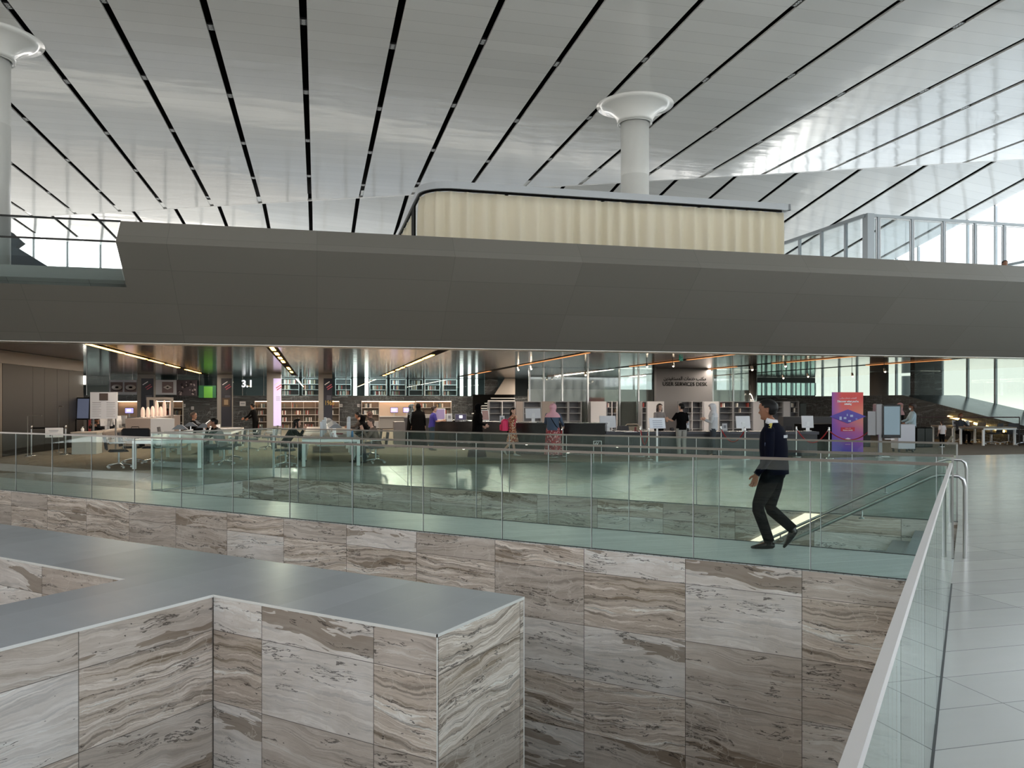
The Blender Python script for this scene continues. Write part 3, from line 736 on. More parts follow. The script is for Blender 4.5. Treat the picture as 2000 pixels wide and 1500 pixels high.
# ------------------------------------------------------------------ walls under the deck
def wbox(a, b, depth, z0, z1, mb=None, mi=0, uo=0.):
    """upright box whose front runs from plan point a to b (read left to right), going back by depth; uv in metres"""
    mb = mb or MB(); a = Vector((a[0], a[1], 0)); b = Vector((b[0], b[1], 0)); L = (b-a).length; t_ = (b-a)/L
    n_ = Vector((-t_.y, t_.x, 0))*depth
    P = [a, b, b+n_, a+n_]; lo = [p_+Vector((0, 0, z0)) for p_ in P]; hi = [p_+Vector((0, 0, z1)) for p_ in P]
    D = abs(depth)
    for i in range(4):
        j = (i+1) % 4; l = L if i % 2 == 0 else D
        mb.quad(lo[i], lo[j], hi[j], hi[i], mi, [(uo, z0), (uo+l, z0), (uo+l, z1), (uo, z1)])
    mb.quad(*hi, mi, [(uo, 0), (uo+L, 0), (uo+L, D), (uo, D)]); mb.quad(*lo[::-1], mi, [(0, 0)]*4)
    return mb
def heightat(v, d): return EYE+(V0-v)*d/FPX
M_panelwall = mat('dark grey wall panels', (28, 27, 27), .5, noise=.05, nscale=.7)
M_brown = mat('brown bulkhead', (44, 34, 28), .35)
WA, WB = at(5, 893), at(163, 871)
struct('wall_left', wbox(WA, WB, .3, 0, 2.97), M_panelwall)
struct('wall_left_bulkhead', wbox(WA-(WB-WA)*.4, WB, .3, 2.975, 3.39), M_brown)
struct('wall_left_pier', wbox(WA-(WB-WA)*.35, WA-(WB-WA)*.004, .4, 0, 2.97), mat('pale pier', (110, 100, 90), .4))
tl = (WB-WA).normalized(); nl = Vector((-tl.y, tl.x, 0))
mb = MB()
for f_ in (.32, .46, .62, .78): wbox(WA+(WB-WA)*f_-nl*.004, WA+(WB-WA)*(f_+.003)-nl*.004, .004, 0, 2.96, mb)
struct('trim_3', mb, M_blackmetal)
t = thing('wall_light', 'tall slim white light on the end of the dark left wall', 'light', WB+Vector((0, 0, 0)))
MB().box(.02, .10, -.02, .04, heightat(751, 31.8), heightat(734, 31.8)).build('light_tube', mat('cool tube', (250, 250, 245), .5, emit=(255, 250, 235), estr=3.), t)
QR = 53.5
def U2P(u, q): return topq(atq(u, q))[0]
rl, rr = U2P(120, QR), U2P(1480, QR)
struct('wall_rear', wbox(PQ(rl-16, QR), PQ(rr, QR), .5, 0, 2.2), M_stone_dark)
struct('wall_rear_upper', wbox(PQ(rl-16, 56.5), PQ(U2P(1210, 56.5), 56.5), .2, 2.2, 3.63), mat('dark teal back wall', (52, 60, 62), .6))
struct('wall_rear_middle', wbox(PQ(U2P(1275, 56.5), 56.5), PQ(U2P(1400, 56.5), 56.5), .2, 0, 3.63), mat('dark teal back wall', (52, 60, 62)))
RQ = 46.0
a_, b_ = PQ(U2P(1478, RQ), RQ), PQ(PR-.2, RQ)
struct('wall_right_rear', wbox(a_, b_, .5, 0, heightat(771, 48.5)), M_stone_dark)
struct('wall_right_rear_head', wbox(a_, b_, .5, heightat(745, 48.5), 3.39), mat('black bulkhead', (26, 26, 27), .4))
# framed glass band between them
tg = tag(thing('window_5', None, None), kind='structure'); L = (b_-a_).length
z0_, z1_ = heightat(771, 48.5), heightat(745, 48.5); n_ = 12
for i in range(n_+1):
    c_ = a_+(b_-a_)*i/n_; MB().box(-.03, .03, -.04, .04, z0_, z1_, 0, Matrix.Translation((c_.x, c_.y, 0)) @ Matrix.Rotation(AP, 4, 'Z')).build('window_frame', M_skyframe, tg)
wbox(a_+QD*.02, b_+QD*.02, .02, z0_, z1_).build('window_glass', glass_mat('teal glass', (.70, .84, .82, 1), .8), tg)
# slanting stone terrace at the right with its lit flank
TP = 28.5; zs = lambda q: min(2.12, .19*(q-22.9))
mb = MB(); q0_, q1_ = 24.2, 52.
V = [PQ(TP, q0_, 0), PQ(PR-.1, q0_, 0), PQ(PR-.1, q1_, 0), PQ(TP, q1_, 0), PQ(TP, q0_, zs(q0_)), PQ(PR-.1, q0_, zs(q0_)), PQ(PR-.1, q0_+9.858, zs(q0_+9.858)), PQ(TP, q0_+9.858, zs(q0_+9.858)), PQ(PR-.1, q1_, zs(q0_+9.858)), PQ(TP, q1_, zs(q0_+9.858))]
for fa in ((4, 5, 6, 7), (7, 6, 8, 9), (0, 4, 7, 9, 3), (1, 2, 8, 6, 5), (0, 1, 5, 4), (3, 9, 8, 2), (0, 3, 2, 1)):
    mb.add([V[i] for i in fa], [tuple(range(len(fa)))], 0, [[(V[i].dot(PD)+V[i].z*1.3, V[i].dot(QD)*1.) for i in fa] if fa[0] != 0 or len(fa) == 4 and fa[1] == 1 else [(V[i].dot(QD), V[i].z) for i in fa]])
struct('wall_terrace', mb, M_stone_dark)
struct('wall_terrace_end', wbox(PQ(30.2, 35.2), PQ(PR-.1, 35.2), .3, 2.125, 3.39), M_stone_dark)
M_warm = mat('warm linear lamp', (255, 214, 140), .5, emit=(255, 206, 120), estr=6.)
for lab, q_a, q_b, dz in (('upper of two warm light bars on the dark flank of the stone terrace', 31.0, 29.6, -.62), ('lower of two warm light bars on the dark flank of the stone terrace', 29.5, 27.9, -.62)):
    t = thing('light_bar', lab, 'light', PQ(TP-.07, q_a, 0), 0, 'light bars on the terrace flank')
    z_ = lambda q: zs(q)+dz+.18
    pa, pb = PQ(0, 0, z_(q_a)), QD*(q_b-q_a)+Vector((0, 0, z_(q_b)))
    MB().tube([pa, pb], .05, 6).build('light_tube', M_warm, t)
# ------------------------------------------------------------------ service desk wall and glass partitions
SQ_ = 35.6
m_sign = mat('warm grey sign wall', (112, 111, 114), .55)
struct('wall_service', wbox(PQ(U2P(1282, SQ_), SQ_), PQ(U2P(1391, SQ_), SQ_), .25, 0, 3.39), m_sign)
def sign_text(body, u, v, size, q, xs=1., m=None, parent=None, bold=0., name='lettering'):
    P = atq(u, q-.012); P.z = heightat(v, dist(P))
    M = Matrix.Translation(P) @ Matrix.Rotation(AP, 4, 'Z') @ FACE
    return text(body, size, m or M_black, parent, M, name, .006, bold=bold, xs=xs)
sgn = thing('wall_sign', 'black raised bilingual lettering USER SERVICES DESK on the warm grey wall', 'sign')
def serif_word(word, u, v, wpx, hpx, q, parent):
    o = sign_text(word, u, v, .25, q, 1., None, parent, .002)
    xs_ = [v_.co.x for v_ in o.data.vertices]; ys_ = [v_.co.y for v_ in o.data.vertices]; w_ = max(xs_)-min(xs_); h_ = max(ys_)-min(ys_)
    d = dist(atq(u, q)); bpy.context.view_layer.update(); o.matrix_local = o.matrix_local @ Matrix.Diagonal((wpx*d/FPX/w_/cos(radians(13.8)), hpx*d/FPX/h_, 1, 1)); return o
serif_word('USER SERVICES DESK', 1338, 750.5, 92, 7.6, SQ_, sgn)
# small feet and heads that turn the letters into a serif face
AR = {'meem_i': '\uFEE3', }
arab = 'مكتب خدمات المستفيدين'
forms = {'م': ('\uFEE1', '\uFEE2', '\uFEE3', '\uFEE4'), 'ك': ('\uFED9', '\uFEDA', '\uFEDB', '\uFEDC'), 'ت': ('\uFE95', '\uFE96', '\uFE97', '\uFE98'), 'ب': ('\uFE8F', '\uFE90', '\uFE91', '\uFE92'),
         'خ': ('\uFEA5', '\uFEA6', '\uFEA7', '\uFEA8'), 'د': ('\uFEA9', '\uFEAA', None, None), 'ا': ('\uFE8D', '\uFE8E', None, None), 'ل': ('\uFEDD', '\uFEDE', '\uFEDF', '\uFEE0'),
         'س': ('\uFEB1', '\uFEB2', '\uFEB3', '\uFEB4'), 'ف': ('\uFED1', '\uFED2', '\uFED3', '\uFED4'), 'ي': ('\uFEF1', '\uFEF2', '\uFEF3', '\uFEF4'), 'ن': ('\uFEE5', '\uFEE6', '\uFEE7', '\uFEE8'),
         'ش': ('\uFEB5', '\uFEB6', '\uFEB7', '\uFEB8'), 'ه': ('\uFEE9', '\uFEEA', '\uFEEB', '\uFEEC'), 'و': ('\uFEED', '\uFEEE', None, None), 'ح': ('\uFEA1', '\uFEA2', '\uFEA3', '\uFEA4'), 'ق': ('\uFED5', '\uFED6', '\uFED7', '\uFED8'), 'ر': ('\uFEAD', '\uFEAE', None, None)}
def shape(s):
    out = []
    for wd in s.split(' '):
        r = ''
        for i, ch in enumerate(wd):
            f_ = forms[ch]; prev = i > 0 and forms[wd[i-1]][2] is not None; nxt = i < len(wd)-1 and f_[2] is not None
            r += f_[3] if prev and nxt else f_[1] if prev else f_[2] if nxt else f_[0]
        out.append(r[::-1])
    return ' '.join(out[::-1])
serif_word(shape(arab), 1338, 739.5, 87, 9.5, SQ_, sgn)
# glass partition left of the sign wall: pale dado panels behind tall glass, steel posts
def partition(name, us, label, dado=True, q=36.2):
    t = thing(name, label, 'partition', (0, 0, 0), 0, 'glass partitions beside the sign wall')
    for a, b in zip(us[:-1], us[1:]):
        A_, B_ = PQ(U2P(a, q)+.02, q), PQ(U2P(b, q)-.02, q)
        wbox(A_, B_, .02, .02, 3.38).build('glass_pane', glass_mat('streaky partition glass', (.66, .69, .69, 1), 3.5, .04), t)
        if dado: wbox(A_+QD*.3, B_+QD*.3, .05, 0, 2.38).build('dado_panel', mat('pale dado panel', (178, 176, 172), .3), t)
    for u in us:
        c_ = PQ(U2P(u, q), q); MB().box(-.035, .035, -.05, .05, 0, 3.39, 0, Matrix.Translation(c_) @ Matrix.Rotation(AP, 4, 'Z')).build('mullion', M_steel, t)
partition('glass_partition', [1034, 1062, 1098, 1148, 1210, 1247, 1281], 'tall glass partition with pale lower panels, left of the sign wall')
partition('glass_partition', [1392, 1432, 1476], 'short glass partition right of the sign wall')
t = thing('rounded_column', 'slim shiny rounded column just right of the service sign', 'column', atq(1470, 36.0, 0), 0)
MB().lathe([(.20, 0), (.20, 3.39)], 28).build('shaft', mat('shiny metal column', (200, 200, 196), .12, .9), t)
def ucolumn(u, d, R, label):
    t = thing('column', label, 'column', deep(u, d, 0), 0, 'round columns under the deck')
    MB().lathe([(R+.03, 0), (R+.03, .08), (R, .1), (R, 3.39)], 32).build('shaft', mat('warm grey column', (150, 144, 136), .3), t)
ucolumn(1717, 43, .47, 'thick warm grey round column behind the touch screen kiosk')
ucolumn(1776, 49, .44, 'round grey column just right of the thicker one, further back')
# grey pillars with tall info boards
M_board = mat('dark navy board', (26, 30, 46), .3); M_lav = mat('lavender screen', (190, 180, 214), .4, emit=(190, 178, 220), estr=.5)
M_pink = mat('pink stroke', (190, 90, 110), .5); M_whitemark = mat('white stroke', (225, 225, 230), .5); M_gold = mat('gold lettering', (190, 160, 90), .4, .5)
def pillar(u0, u1, d, ub, label, board=M_board, ub1=None, zb=.35):
    c0 = deep(u0, d); c1 = deep(u1, d); p0, q0 = topq(c0); p1 = topq(atq(u1, q0))[0]
    t = thing('info_pillar', label, 'pillar', PQ(p0, q0, 0), AP, 'pillars with tall info boards')
    W_ = p1-p0; MB().box(0, W_, 0, .6, 0, 3.39).build('pillar_core', mat('grey pillar', (136, 134, 132), .35), t)
    x0 = W_*(ub-u0)/(u1-u0); x1 = W_*((ub1 or u1)-u0)/(u1-u0); zt = heightat(739, d)
    MB().box(x0, x1, -.03, -.001, zb, zt).build('board', board, t)
    for k, (m, fx, dz) in enumerate(((M_whitemark, .12, -.28), (M_pink, .35, -.44), (M_pink, .45, -.55))):
        xx = x0+(x1-x0)*fx
        MB().cbox((xx+.14, -.036, zt+dz), (.34, .008, .05), 0, 0, 0, -.6).build('graphic', m, t)
    for k in range(4):
        MB().box(x0+(x1-x0)*.35, x0+(x1-x0)*.88, -.036, -.031, zt-1.02-.07*k, zt-1.0-.07*k).build('text_line', mat('faint text', (120, 124, 140), .5), t)
    return t, x0, x1, zt
pillar(268, 300, 46, 276, 'grey pillar with dark navy board between the framed drawings of round buildings and square one')
t, x0, x1, zt = pillar(424, 453, 46, 432, 'grey pillar with dark navy board and small framed picture, nearest the standing man in black')
MB().box(x0+.04, x1-.1, -.05, -.032, 1.52, 2.02).build('picture_frame', mat('old wood frame', (70, 54, 44), .6), t)
MB().box(x0+.16, x1-.2, -.056, -.05, 1.62, 1.92).build('picture', mat('sepia picture', (150, 130, 104), .6), t)
pillar(521, 549, 44, 534, 'grey pillar whose tall board is lavender, right of the standing man in black', M_lav, zb=.45)
t, x0, x1, zt = pillar(622, 649, 46, 632, 'grey pillar with navy board reading 1968, behind the row of white reading lamps')
text('1968', .40, M_gold, t, Matrix.Translation((x0+.33, -.04, 1.72)) @ FACE, 'lettering', .004, xs=.7)
# ------------------------------------------------------------------ bookcases
BM = [mat('book '+str(i), c, .7) for i, c in enumerate(((196, 188, 178), (140, 58, 52), (78, 90, 110), (226, 224, 218), (88, 74, 60), (44, 44, 48), (140, 120, 86), (96, 110, 104)))]
bookmesh = []
for i in range(8):
    w_ = [.035, .05, .028, .045, .06, .032, .04, .055][i]; h_ = [.25, .28, .22, .26, .24, .29, .21, .27][i]
    mb = MB(); mb.box(0, w_, 0, .004, 0, h_); mb.box(0, .004, 0, .17, 0, h_); mb.box(w_-.004, w_, 0, .17, 0, h_); mb.box(.004, w_-.004, .004, .165, .006, h_-.006, 1)
    bookmesh.append((mb.mesh('book', [BM[i], BM[3]]), w_))
nbook = 0; BC = {}
COLN = ['beige', 'dark red', 'slate blue', 'off-white', 'brown', 'black', 'ochre', 'grey green']
def bookcase(u0, u1, q, z0, z1, ns, nc, label, books, grp, warm=True, depth=.32, stuffmb=None, mframe=None, fill=.94, rnd=random.Random(3), closed=0):
    global nbook
    p0, p1 = U2P(u0, q), U2P(u1, q); W_ = p1-p0
    t = thing('bookcase', label, 'bookcase', PQ(p0, q, 0), AP, 'bookcases along the rear wall')
    fr = mframe or mat('pale shelf frame', (186, 180, 174), .45)
    MB().box(0, W_, depth-.02, depth, z0, z1).build('back_panel', mat('warm shelf back', (96, 84, 74), .6) if warm else M_darkgrey, t)
    for x in (0, W_-.03): MB().box(x, x+.03, 0, depth-.02, z0, z1).build('side_panel', fr, t)
    MB().box(.03, W_-.03, 0, depth-.02, z1-.03, z1).build('top_panel', fr, t)
    if warm: MB().box(.04, W_-.04, .02, .05, z1-.055, z1-.031).build('shelf_light', mat('warm shelf lamp', (255, 225, 195), .5, emit=(255, 214, 176), estr=10.), t)
    cw = (W_-.06)/nc; sh = (z1-z0-.03)/ns
    for k in range(1, nc): MB().box(.03+cw*k-.01, .03+cw*k+.01, .02, depth-.02, z0, z1-.03).build('divider', fr, t)
    for r in range(ns):
        z = z0+sh*r
        MB().box(.03, W_-.03, .0, depth-.02, z, z+.03).build('shelf', fr, t)
        for c_ in range(nc):
            if rnd.random() > fill: continue
            if r < closed: continue
            x = .05+cw*c_+rnd.uniform(0, .2); xe = .03+cw*(c_+1)-.04
            xe = x+(xe-x)*rnd.uniform(.45, 1)
            while x < xe-.07:
                i = rnd.randrange(8); me, bw = bookmesh[i]
                s_ = min(1., (sh-.06)/.29); P = PQ(p0+x, q+.06, z+.031)
                if books and nbook < 290:
                    o = bpy.data.objects.new('book', me); col.objects.link(o); o.location = P; o.rotation_euler.z = AP; o.scale = (1, 1, s_)
                    key = (i, r, c_, books); BC[key] = BC.get(key, 0)+1
                    tag(o, ORD[BC[key]-1]+' '+COLN[i]+' book, '+['bottom', 'second', 'third', 'top'][min(r, 3)]+' shelf, '+(ORD[c_]+' bay, ' if nc > 1 else '')+books, 'book', 'books in the lit bookcases'); nbook += 1
                elif stuffmb is not None:
                    stuffmb.box(0, bw, 0, .17, 0, .27*s_, i, Matrix.Translation(P) @ Matrix.Rotation(AP, 4, 'Z'))
                x += bw+.002+(.04 if rnd.random() < .08 else 0)
    if closed:
        for c_ in range(nc): MB().box(.03+cw*c_+.01, .03+cw*(c_+1)-.01, -.01, .0, z0+.03, z0+sh*closed).build('door', mat('pale grey door', (150, 150, 152), .5), t)
    return t
sm = MB(); qn = QR-.40
bookcase(497, 663, qn, .06, 1.87, 4, 7, 'wide warm-lit bookcase in the dark stone wall, behind the leaning woman', 'wide lit bookcase', 'a', stuffmb=sm)
bookcase(706, 741, qn, .06, 1.87, 4, 1, 'narrow lit bookcase left of the two wall computers', 'narrow bookcase by the wall computers', 'a', closed=1, stuffmb=sm)
bookcase(812, 882, qn, .06, 1.87, 4, 2, 'lit bookcase right of the two wall computers, behind the people in black', 'bookcase behind the black counter', 'a', closed=2, stuffmb=sm)
bookcase(300, 357, qn, .06, 1.87, 4, 3, 'lit bookcase behind the white block counter', 'bookcase behind the white block', 'a', stuffmb=sm)
ub = MB(); r2 = random.Random(9)
for (a, b) in ((548, 584), (590, 624), (655, 686), (722, 756), (762, 794), (799, 826), (830, 860), (864, 893)):
    bookcase(a, b, 54.4, 2.24, 3.36, 3, 1, 'steel upper bookcase behind glass, '+{548: 'left of the two before the 1968 pillar', 590: 'just left of the 1968 pillar', 655: 'just right of the 1968 pillar', 722: 'right of the paired light columns', 762: 'above the left wall computer', 799: 'above the people in black', 830: 'above the woman in blue', 864: 'left of the three light columns'}[a], None, 'a', warm=False, stuffmb=ub, mframe=mat('white steel shelf', (206, 208, 208), .4), fill=.85, rnd=r2, depth=.4)
for m_, nm, lb in ((sm, 'lower_books', 'remaining books standing in the lit lower bookcases'), (ub, 'upper_books', 'pale books in the upper bookcases behind glass')):
    if m_.v: tag(m_.build(nm, BM), lb, 'books', kind='stuff')
for i in range(3):  # added area lamps that brighten the upper bookcases
    la = bpy.data.lights.new('stack_fill', 'AREA'); la.shape = 'RECTANGLE'; la.size = 5; la.size_y = .3; la.energy = 60; la.color = (.88, 1, .97)
    lo = bpy.data.objects.new('stack_fill', la); col.objects.link(lo); lo.location = PQ(-2.5+i*6, QR+.45, 3.36); lo.rotation_euler = (radians(25), 0, AP)
# glass front of the upper stacks
t = thing('stack_balustrade', 'long glass front of the upper bookcases above the dark stone band', 'glass front')
pa, pb = U2P(168, QR), U2P(950, QR)
wbox(PQ(pa, QR+.2), PQ(pb, QR+.2), .02, 2.21, 3.39).build('glass_pane', glass_mat('stack glass', (.78, .84, .84, 1), .8), t)
for i in range(int((pb-pa)/1.3)): c_ = PQ(pa+1.3*i, QR+.15); MB().box(-.015, .015, -.02, .02, 2.21, 3.39, 0, Matrix.Translation(c_) @ Matrix.Rotation(AP, 4, 'Z')).build('glass_post', M_steel, t)
M_cool = mat('cool white light column', (235, 250, 245), .5, emit=(225, 245, 240), estr=1.6)
for u, w_, wh in ((693.5, 7, 'leftmost of two by the 1968 pillar'), (716, 7, 'right one of two by the 1968 pillar'), (901.5, 6.5, 'leftmost of three by the upper stone wall'), (917, 6, 'middle of three by the upper stone wall'), (931, 4.5, 'right one of three by the upper stone wall')):
    P = atq(u, QR+.1, 0); t = thing('light_column', 'cool white light column above the stone band, '+wh, 'light', P, AP, 'cool light columns in the upper stacks')
    MB().box(-w_/59, w_/59, -.02, .03, 2.22, 3.38).build('light_panel', M_cool, t)
# upper stair and stone behind the counter
t = thing('upper_stair', 'white stair treads and pale wall beyond the black counter', 'stairs', PQ(U2P(940, 52), 52, 0), AP)
Wd = U2P(1006, 52)-U2P(940, 52)
for k in range(7): MB().box(k*.22-.6, Wd, -.0-.25*0, .3, 1.0+.17*k, 1.06+.17*k).build('stair_tread', M_white, t)
MB().box(-.5, Wd, .32, .4, .0, 2.3).build('stair_back', M_black, t)
mb = MB(); mb.prism([(.9, 2.3), (2.3, 2.3), (2.3, 3.38), (1.6, 3.38)], 0, .1, 0, FACE); mb.build('stair_wall', mat('pale stair wall', (200, 192, 184), .6), t)
struct('wall_stair_stone', wbox(PQ(U2P(947, 52.6), 52.6), PQ(U2P(972, 52.6), 52.6), .2, 2.21, 3.39), M_stone_dark)
# wall computers, framed drawings, green display, level sign
def wallunit(u0, u1, label, screens):
    p0, p1 = U2P(u0, qn), U2P(u1, qn); W_ = p1-p0
    t = thing('computer_bench', label, 'bench', PQ(p0, qn, 0), AP, 'computer benches in the rear wall')
    MB().box(0, W_, .28, .30, .0, 1.87).build('back_panel', mat('warm lit back', (190, 170, 152), .5), t)
    MB().box(0, W_, 0, .27, 1.83, 1.87).build('top_panel', mat('pale shelf frame', (186, 180, 174), .45), t)
    MB().box(.02, W_-.02, .02, .05, 1.80, 1.829).build('shelf_light', mat('warm shelf lamp', (255, 225, 195)), t)
    MB().box(0, W_, -.25, .27, .80, .86).build('worktop', M_pale, t)
    MB().box(0, W_, -.1, -.07, .05, .79).build('front_panel', mat('bench front', (130, 128, 128), .5), t)
    for u in screens:
        P = PQ(U2P(u, qn), qn+.0, .861); s_ = thing('wall_computer', 'flat computer with lavender screen, '+('alone on the bench below the round-building drawings' if len(screens) == 1 else ('left' if u < 780 else 'right')+' one of the two on the bench'), 'computer', P, AP, 'computers on the rear benches')
        MB().rbox(-.25, .25, .0, .03, .22, .58, .01).build('screen_case', M_black, s_); MB().box(-.23, .23, -.005, -.001, .25, .55).build('screen', mat('lavender display', (150, 140, 210), .3, emit=(168, 158, 225), estr=1.), s_)
        MB().box(-.15, .1, -.008, -.0055, .34, .48).build('window_graphic', mat('pale window', (225, 222, 240), .3, emit=(225, 222, 240), estr=.9), s_)
        MB().box(-.04, .04, .005, .03, .0, .22).box(-.1, .1, -.08, .08, 0, .012).build('stand', M_steel, s_)
wallunit(741, 811, 'grey bench with two screens, right of the narrow lit bookcase', (770, 794.5))
wallunit(229, 268, 'grey bench with one screen, below the round-building drawings', (252.5,))
def board(u0, u1, v0, v1, q, name, label, cat, m, th=.04, mf=None):
    p0, p1 = U2P(u0, q), U2P(u1, q); d = dist(PQ((p0+p1)/2, q)); z0, z1 = heightat(v1, d), heightat(v0, d); W_ = p1-p0
    t = thing(name, label, cat, PQ(p0, q, 0), AP)
    MB().box(0, W_, 0, th, z0, z1).build('panel', m, t); return t, W_, z0, z1
M_photo = mat('mauve grey drawing', (128, 112, 116), .6)
t, W_, z0, z1 = board(213, 267, 742, 771, QR-.5, 'building_drawing', 'pale panel with two drawings of round buildings high on the rear wall', 'picture', mat('pale picture panel', (206, 210, 220), .5))
for cx in (.30, .80):
    MB().box(W_*cx-.38, W_*cx+.30, -.01, -.001, z0+.17, z1-.14).build('drawing_ground', M_photo, t)
    c_ = (W_*cx-.03, -.02, (z0+z1)/2)
    for (r, m, y) in ((.32, mat('drawing shadow', (92, 82, 88), .6), -.012), (.29, mat('drawing pale', (206, 200, 198), .6), -.016), (.11, M_black, -.02)):
        MB().lathe([(r, 0), (r, .004)], 20, 0, (0, 0, 0), 1., .6 if r > .2 else .5).build('round_building', m, t).matrix_local = Matrix.Translation((c_[0], y, c_[2]-(.05 if r > .3 else 0))) @ FACE
t, W_, z0, z1 = board(301, 345, 742, 771, QR-.5, 'building_drawing', 'pale panel with a drawing of a square building with courtyard', 'picture', mat('pale picture panel', (176, 180, 190)))
MB().box(W_*.35, W_*.85, -.01, -.001, z0+.12, z1-.12).build('drawing_ground', M_photo, t)
for s_, m, y in ((.30, mat('drawing shadow', (92, 82, 88)), -.012), (.27, mat('drawing pale', (206, 200, 198)), -.016), (.09, M_black, -.02)):
    MB().prism([(-s_, 0), (0, -s_*.55), (s_, 0), (0, s_*.55)], 0, .004).build('square_building', m, t).matrix_local = Matrix.Translation((W_*.6, y, (z0+z1)/2)) @ FACE
t, W_, z0, z1 = board(345, 385, 742, 773, QR-.52, 'crowd_photograph', 'dark crowd photograph right of the square building drawing', 'picture', mat('dark crowd print', (72, 64, 72), .6))
mb = MB(); rc = random.Random(5)
for k in range(26): mb.lathe([(rc.uniform(.04, .09), 0), (.03, .004)], 8, k % 2, (rc.uniform(.1, W_-.1), rc.uniform(z0+.1, z1-.1), 0))
mb.build('crowd_heads', [mat('crowd pale', (170, 158, 160), .6), mat('crowd dark', (38, 32, 40), .6)], t).matrix_local = Matrix.Translation((0, -.005, 0)) @ FACE
t, W_, z0, z1 = board(388, 422, 753, 777, QR-.52, 'green_display', 'bright green display panel at the left of the upper glass', 'display', mat('dark green screen', (26, 96, 60), .4))
MB().box(W_*.3, W_*.8, -.01, -.001, z0+.0, z1-.06).build('lit_area', mat('lime screen', (96, 170, 60), .4), t)
t = thing('level_sign', 'white shelf number 3.1 on the upper glass', 'sign', (0, 0, 0))
sign_text('3.1', 483, 750, .62, QR+.15, .95, mat('lit white digits', (235, 240, 245), .4, emit=(235, 240, 245), estr=.9), t, .02)
t, W_, z0, z1 = board(176, 229, 766, 818, 30.5, 'exhibition_panel', 'tall white text panel with a small dark photograph, behind the desk', 'panel', mat('white panel', (198, 202, 210), .5), .08)
MB().box(W_*.34, W_*.66, -.01, -.001, z1-.29, z1-.04).build('photo', mat('brown photo', (72, 62, 58), .6), t)
tx = mat('grey text', (140, 142, 150), .6)
for cx in (.08, .60):
    for k in range(9): MB().box(W_*cx, W_*(cx+.32-(.06 if k % 4 == 3 else 0)), -.006, -.001, z1-.38-.06*k, z1-.36-.06*k-(.008 if k else 0)).build('text_line', tx, t)
MB().box(.05, .10, .09, .14, 0, z0).box(W_-.10, W_-.05, .09, .14, 0, z0).build('panel_legs', M_midgrey, t)
# ------------------------------------------------------------------ linear lamps, spotlights and sign in the soffit
M_warm2 = mat('amber linear lamp', (255, 200, 110), .5, emit=(255, 190, 96), estr=7.)
M_warm3 = mat('dim bronze lamp', (200, 140, 90), .5, emit=(210, 140, 84), estr=.9)
for p_, lit, where in ((-6.3, [(24.6, 29), (29.4, 32.6), (33.2, 36), (36.8, 40), (42, 44), (44.6, 47)], 'leftmost, above the reception desk'), (-1.32, [(24.8, 26.3), (27.4, 28.7), (30, 31.3), (32.4, 34), (38.4, 41), (43, 45)], 'second from the left, over the white tables'),
                       (3.9, [(27.4, 29.8), (30.3, 33), (33.4, 36), (37, 38.2), (39, 40.4), (42, 44), (45, 46), (47.4, 48.4)], 'third, above the tall black counter'), (8.75, [(25.0, 34.4), (40.4, 43.6), (45, 46.4)], 'fourth, above the girl with the pink bag'),
                       (13.9, [(24.6, 28.2), (29.0, 34.)], 'fifth, in front of the service sign'), (18.7, [(24.6, 30.), (33, 36)], 'sixth, left of the purple banner'), (23.6, [(25.6, 30.4)], 'seventh, above the kiosk')):
    t = thing('linear_light', 'recessed strip light in the bronze ceiling, '+where, 'light', PQ(p_, 24.6, 3.4), AP, 'strip lights recessed in the bronze ceiling')
    MB().box(-.16, .16, 0, 10.9 if p_ == 13.9 else 25, -.012, -.001).build('light_channel', M_black, t)
    for a, b in lit: MB().box(-.06, .06, max(a, 24.7)-24.6, b-24.6, -.03, -.013).build('lamp_strip', M_warm2 if p_ < 6 else M_warm3, t)
    if p_ < 20:
        la = bpy.data.lights.new('strip_lamp', 'AREA'); la.shape = 'RECTANGLE'; la.size = .12; la.size_y = 26; la.energy = 330 if p_ < -5 else 540; la.color = (1, .86, .70)
        lo = bpy.data.objects.new('strip_lamp', la); col.objects.link(lo); lo.parent = t; lo.location = (0, 15, -.06)
ms = mat('spot body', (150, 136, 120), .3, .7); me_ = mat('spot lens', (255, 240, 215), .4, emit=(255, 235, 205), estr=9.)
for k, (u, v, d) in enumerate(((1012, 719, 36), (1037, 717, 34), (1143, 729, 35), (1263, 712, 31), (1314, 711, 30.5), (1468, 718, 30), (1533, 711, 29), (1529, 735, 36), (1577, 732, 35), (1664, 731, 33), (1727, 722, 31))):
    P = deep(u, d, 0); z = heightat(v, d)
    t = thing('spotlight', 'small adjustable spotlight hanging from the bronze ceiling, number %d counted from the left' % (k+1), 'spotlight', (P.x, P.y, 3.4), 0, 'spotlights hanging from the bronze ceiling')
    t['label'] = ['small spotlight above the empty shelves, left one of a pair', 'small spotlight above the empty shelves, right one of a pair', 'small spotlight in front of the glass partition', 'small spotlight at the left edge of the service sign wall', 'small spotlight above the lettering, beside the green exit sign', 'small spotlight beside the shiny slim column', 'small unlit-looking spotlight above the guard', 'lit spotlight behind and above the guard', 'lit spotlight between the guard and the purple banner', 'lit spotlight above the purple banner', 'bright spotlight in front of the thick grey column'][k]
    MB().tube([(0, 0, 0), (0, 0, z-3.4)], .012, 6).build('rod', M_blackmetal, t)
    MB().tube([(0, 0, z-3.4+.05), (.03, -.03, z-3.4-.08)], .045, 10).build('lamp_head', ms, t)
    MB().ball((.035, -.035, z-3.4-.085), .035, 8).build('lens', me_, t)
P = deep(1330, 29.5, 0)
t = thing('exit_sign', 'green hanging exit sign with white running figure, under the deck edge', 'sign', (P.x, P.y, 0), AP)
z0, z1 = heightat(705, 29.5), heightat(691, 29.5)
